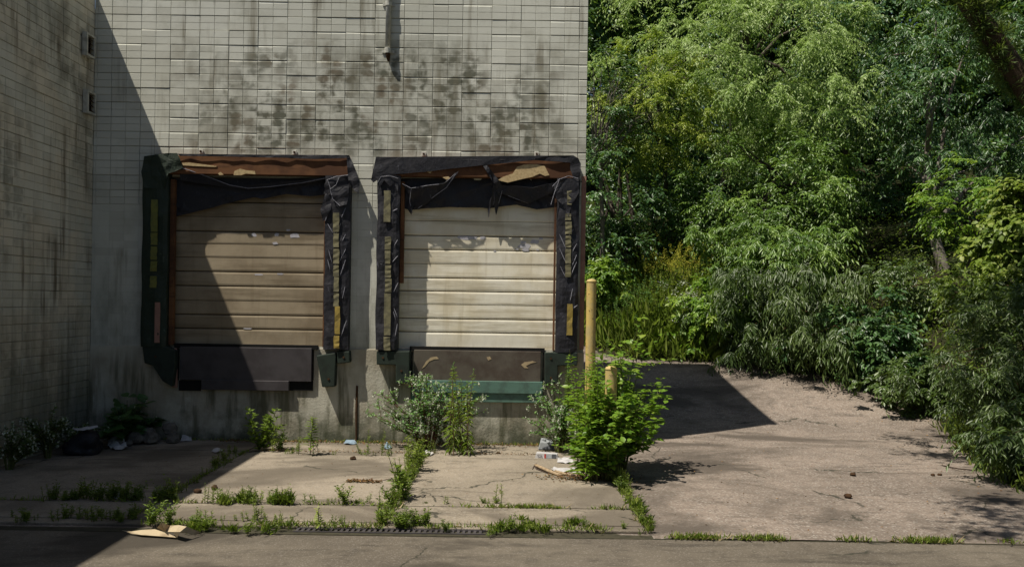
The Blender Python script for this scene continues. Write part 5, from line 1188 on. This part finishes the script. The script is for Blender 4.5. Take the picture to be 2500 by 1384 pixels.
# grey plastic tray
pt_ = tag(empty("plastic_tray", gp(1335, 1100)), "dirty grey plastic tray tipped against the weeds by the wall", "tray")
c0 = Vector(gp(1313, 1100)); b = MB(); Mt = Matrix.Translation(c0 + Vector((0, 0, .016))) @ Matrix.Rotation(-.12, 4, 'Z') @ Matrix.Rotation(.1, 4, 'X')
b.add([tuple(Mt @ Vector(p)) for p in ((0, 0, 0), (.24, .02, 0), (.24, .2, 0), (0, .2, 0), (.03, .03, .10), (.21, .05, .075), (.20, .17, .10), (.03, .18, .12))], [(0,3,2,1),(4,5,6,7),(0,1,5,4),(1,2,6,5),(2,3,7,6),(3,0,4,7)]); b.build("shell", M['plastic'], pt_, bevel=.01)
b = MB(); b.add([tuple(Mt @ Vector(p)) for p in ((.06, .008, .012), (.235, .022, .012), (.215, .043, .062), (.05, .03, .062))], [(0, 1, 2, 3)]); b.build("dark_side", M['plastic_dark'], pt_)
sheet("paper_sheet", "grey-white paper sheet half under the left edge of the green bush", "paper", [gp(1360, 1132), gp(1362, 1124), gp(1378, 1121), gp(1396, 1122), gp(1400, 1132), gp(1388, 1135)], M['paper'], .03, 2)
sheet("paper_sheet", "long white paper strip behind the bleached sticks", "paper", [gp(1345, 1150), gp(1352, 1146), gp(1392, 1148), gp(1397, 1153), gp(1370, 1158)], M['paper'], .025, 3)
sheet("paper_scrap", "small white paper scrap at the right end of the bleached sticks", "paper", [gp(1397, 1150), gp(1410, 1146), gp(1414, 1150), gp(1406, 1158), gp(1398, 1158)], M['paper'], .03, 4)
b = MB(); b.tube([gp(1306, 1141, .03), gp(1312, 1145, .04), gp(1338, 1156, .035), gp(1364, 1165, .03), gp(1374, 1165, .025)], [.014, .02, .02, .019, .012], 8)
sk = b.build("stick", M['stick'], None, smooth=True); tag(sk, "pale bent stick with a hooked dark end in front of the rubbish", "stick")
b = MB(); b.tube([gp(1300, 1149, .012), gp(1304, 1140, .02), gp(1309, 1137, .03), gp(1313, 1140, .025)], .006, 6); b.tube([gp(1305, 1142, .028), gp(1310, 1148, .02), gp(1340, 1160, .016)], [.007, .009, .005], 6); o = b.build("hook", M['stick_dark'], None, smooth=True); o.parent = sk
b = MB(); b.tube([gp(1355, 1156, .03), gp(1380, 1163, .03), gp(1402, 1166, .025)], [.017, .016, .014], 8); sk2 = b.build("stick", M['stick'], None, smooth=True); tag(sk2, "second pale stick with a dark tip, just right of the hooked one", "stick")
b = MB(); b.tube([gp(1394, 1165.5, .027), gp(1403, 1166, .026)], .0165, 8); o = b.build("dark_tip", M['stick_dark'], None, smooth=True); o.parent = sk2
# corner junk
g = gp(200, 1095); blob("rubbish_bag", "black rubbish bag slumped at the foot of the left wall", "bag", (-5.35, 10.55, 0), (.26, .2, .15), M['bag'], 4, .35)
sheet("white_rag", "pale rag draped in front of the rubble in the corner", "rag", [gp(262, 1097), gp(268, 1082, .1), gp(285, 1088, .08), gp(300, 1086, .06), gp(312, 1100), gp(285, 1102)], M['paper'], .05, 6)
sheet("white_rag", "pale scrap lying over the black rubbish bag", "rag", [(-5.45, 10.45, .30), (-5.3, 10.42, .29), (-5.15, 10.5, .33), (-5.18, 10.53, .35), (-5.35, 10.5, .32)], M['paper'], .02, 7)
sheet("paper_scrap", "crumpled pale paper by the wall under the shaded bay", "paper", [gp(440, 1080), gp(446, 1073, .04), gp(466, 1071, .04), gp(468, 1080)], M['paper'], .03, 8)
sheet("paper_scrap", "small white scrap on the shaded left slab", "paper", [gp(272, 1221), gp(285, 1216, .03), gp(296, 1218, .02), gp(290, 1223)], M['paper'], .02, 9)
sheet("paper_scrap", "small pale scrap on the shaded left slab near the middle of its rear joint", "paper", [gp(515, 1106), gp(525, 1102, .02), gp(545, 1105, .02), gp(530, 1109)], M['paper'], .02, 12)
sheet("blue_scrap", "pale blue plastic scrap on the litter under the rusty joint strip", "scrap", [gp(838, 1087), gp(846, 1082, .03), gp(862, 1082, .03), gp(872, 1086), gp(855, 1088)], M['blue'], .02, 10)
sheet("blue_scrap", "small pale blue wrapper by the rear joint under the right bay", "scrap", [gp(936, 1098), gp(944, 1089, .04), gp(956, 1096), gp(948, 1099)], M['blue'], .02, 11)
sheet("paper_scrap", "white scrap in the rear joint right of the middle joint", "paper", [gp(1030, 1112), gp(1040, 1107, .02), gp(1058, 1112, .01), gp(1050, 1116)], M['paper'], .015, 13)
rr = random.Random(8)
for i in range(16):
    px = rr.uniform(255, 420); t = rr.random(); s = rr.uniform(.05, .13)
    x_ = P(px, 1080, 11.3)[0]; yy = 11.55 - rr.random() * .55
    blob("rubble_stone", "rough stone in the dark rubble heap where the walls meet", "stone", (x_, yy, 0.012 + max(0, (yy - 11.15)) * .5 * rr.random()), (s, s * .8, s * .75), M['stone'], 50 + i, .3, "rubble heap in the corner", 2)
for i, (px, py, s) in enumerate(((862, 1124, .035),)): blob("dark_clod", "dark round clod alone on the sunlit rear slab", "clod", gp(px, py, .012), (s, s, s * .7), M['rust'], 80, .3, None, 2)
for px, py, lb in ((482, 1206, "left one of two dark clods at the shadow's edge"), (524, 1197, "right one of two dark clods at the shadow's edge")):
    blob("dark_clod", lb, "clod", gp(px, py, .012), (.04, .03, .025), M['rust'], int(px), .35, None, 2)
for px, py, s, lb in ((2083, 1161, .03, "reddish pine cone on the right drive, farther of two near the middle"), (2071, 1214, .035, "round reddish pine cone on the right drive, nearer the front"), (2278, 1162, .025, "left one of a pair of dark cones at the right of the drive"), (2294, 1161, .025, "right one of a pair of dark cones at the right of the drive"), (1217, 1108, .025, "small dark cone on the rear slab below the right bay")):
    blob("pine_cone", lb, "cone", gp(px, py), (s, s, s * .8), M['rust'], int(px), .4, None, 2)
def twig(label, pts, r_=.006, mat='stick_dark'):
    b = MB(); b.tube([gp(x, y, .012 + q) for x, y, q in pts], r_, 5); return tag(b.build("fallen_twig", M[mat], None, smooth=True), label, "twig")
twig("dark forked twig lying near the far bend of the drive", [(2048, 972, 0), (2062, 968, .03), (2078, 972, .01)]); twig("long thin dark twig at the foot of the lower right bramble", [(2300, 1138, 0), (2340, 1150, .02), (2380, 1152, .01)], .008); twig("dark twig lying below the willow shrub", [(2270, 1062, 0), (2310, 1064, .02), (2340, 1066, 0)], .009)
twig("short dark stick on the drive right of the bend", [(2158, 970, 0), (2168, 971, .01)], .012); twig("thin dry twig pointing right from the leaf pile on the sunlit slab", [(930, 1176, 0), (950, 1173, .01), (970, 1173, 0)], .004)
r = np.random.default_rng(44)
def litter(name, label, pts, mat='dry', sz=.03):
    tm = TM(); n = len(pts); a = r.uniform(0, 6.28, n)
    leaves(tm, pts, np.stack([np.cos(a), np.sin(a), r.normal(.1, .25, n)], -1), np.array([0, 0, 1.]) + .5 * r.normal(size=(n, 3)), sz * r.uniform(.6, 1.5, n), sz * .6, np.clip(r.normal(.45, .25, n), 0, 1))
    return tag(tm.build(name, L[mat]), label, "leaf litter", None, 'stuff')
def zs(n): return .016 + np.abs(r.normal(0, .012, n))
n = 900; litter("leaf_litter", "brown leaf litter gathered along the foot of the wall", np.stack([r.uniform(-4.0, 1.0, n), 11.62 - np.abs(r.normal(0, .07, n)), zs(n)], -1))
n = 700; g = gp(1440, 1165); litter("leaf_litter", "rust-coloured leaf litter round the base of the green bush", np.stack([g[0] + r.normal(0, .26, n), 9.5 + r.normal(0, .10, n), zs(n)], -1))
n = 170; g0 = gp(848, 1178); g1_ = gp(935, 1176); t = r.random(n); litter("leaf_pile", "thin row of curled brown leaves on the sunlit middle slab", np.stack([g0[0] + (g1_[0] - g0[0]) * t, g0[1] + r.normal(0, .03, n), zs(n)], -1), sz=.035)
n = 500; litter("leaf_litter", "dark crumbs of litter in the rear joint", np.stack([r.uniform(-3.2, .6, n), 10.88 + r.normal(0, .015, n), zs(n)], -1), sz=.025)
n = 420; X = r.uniform(1.4, 6.4, n); Y = r.uniform(7.3, 15, n); k = bank_d(X, Y) < 0; X, Y = X[k], Y[k]; litter("drive_litter", "scattered bits of leaf and grit over the right-hand drive", np.stack([X, Y, gz(Y) + .008], -1), sz=.022)
n = 500; X = r.uniform(4.6, 7.6, n); Y = r.uniform(9, 17, n); dd = bank_d(X, Y); k = (dd < 0) & (dd > -.5); X, Y = X[k], Y[k]; litter("leaf_litter", "pale and brown litter along the drive edge under the shrubs", np.stack([X, Y, gz(Y) + .01], -1), sz=.03)
n = 260; litter("apron_litter", "small dry crumbs scattered over the concrete apron", np.stack([r.uniform(-5.6, 1.1, n), r.uniform(7.5, 11.5, n), np.full(n, .018)], -1), sz=.015)
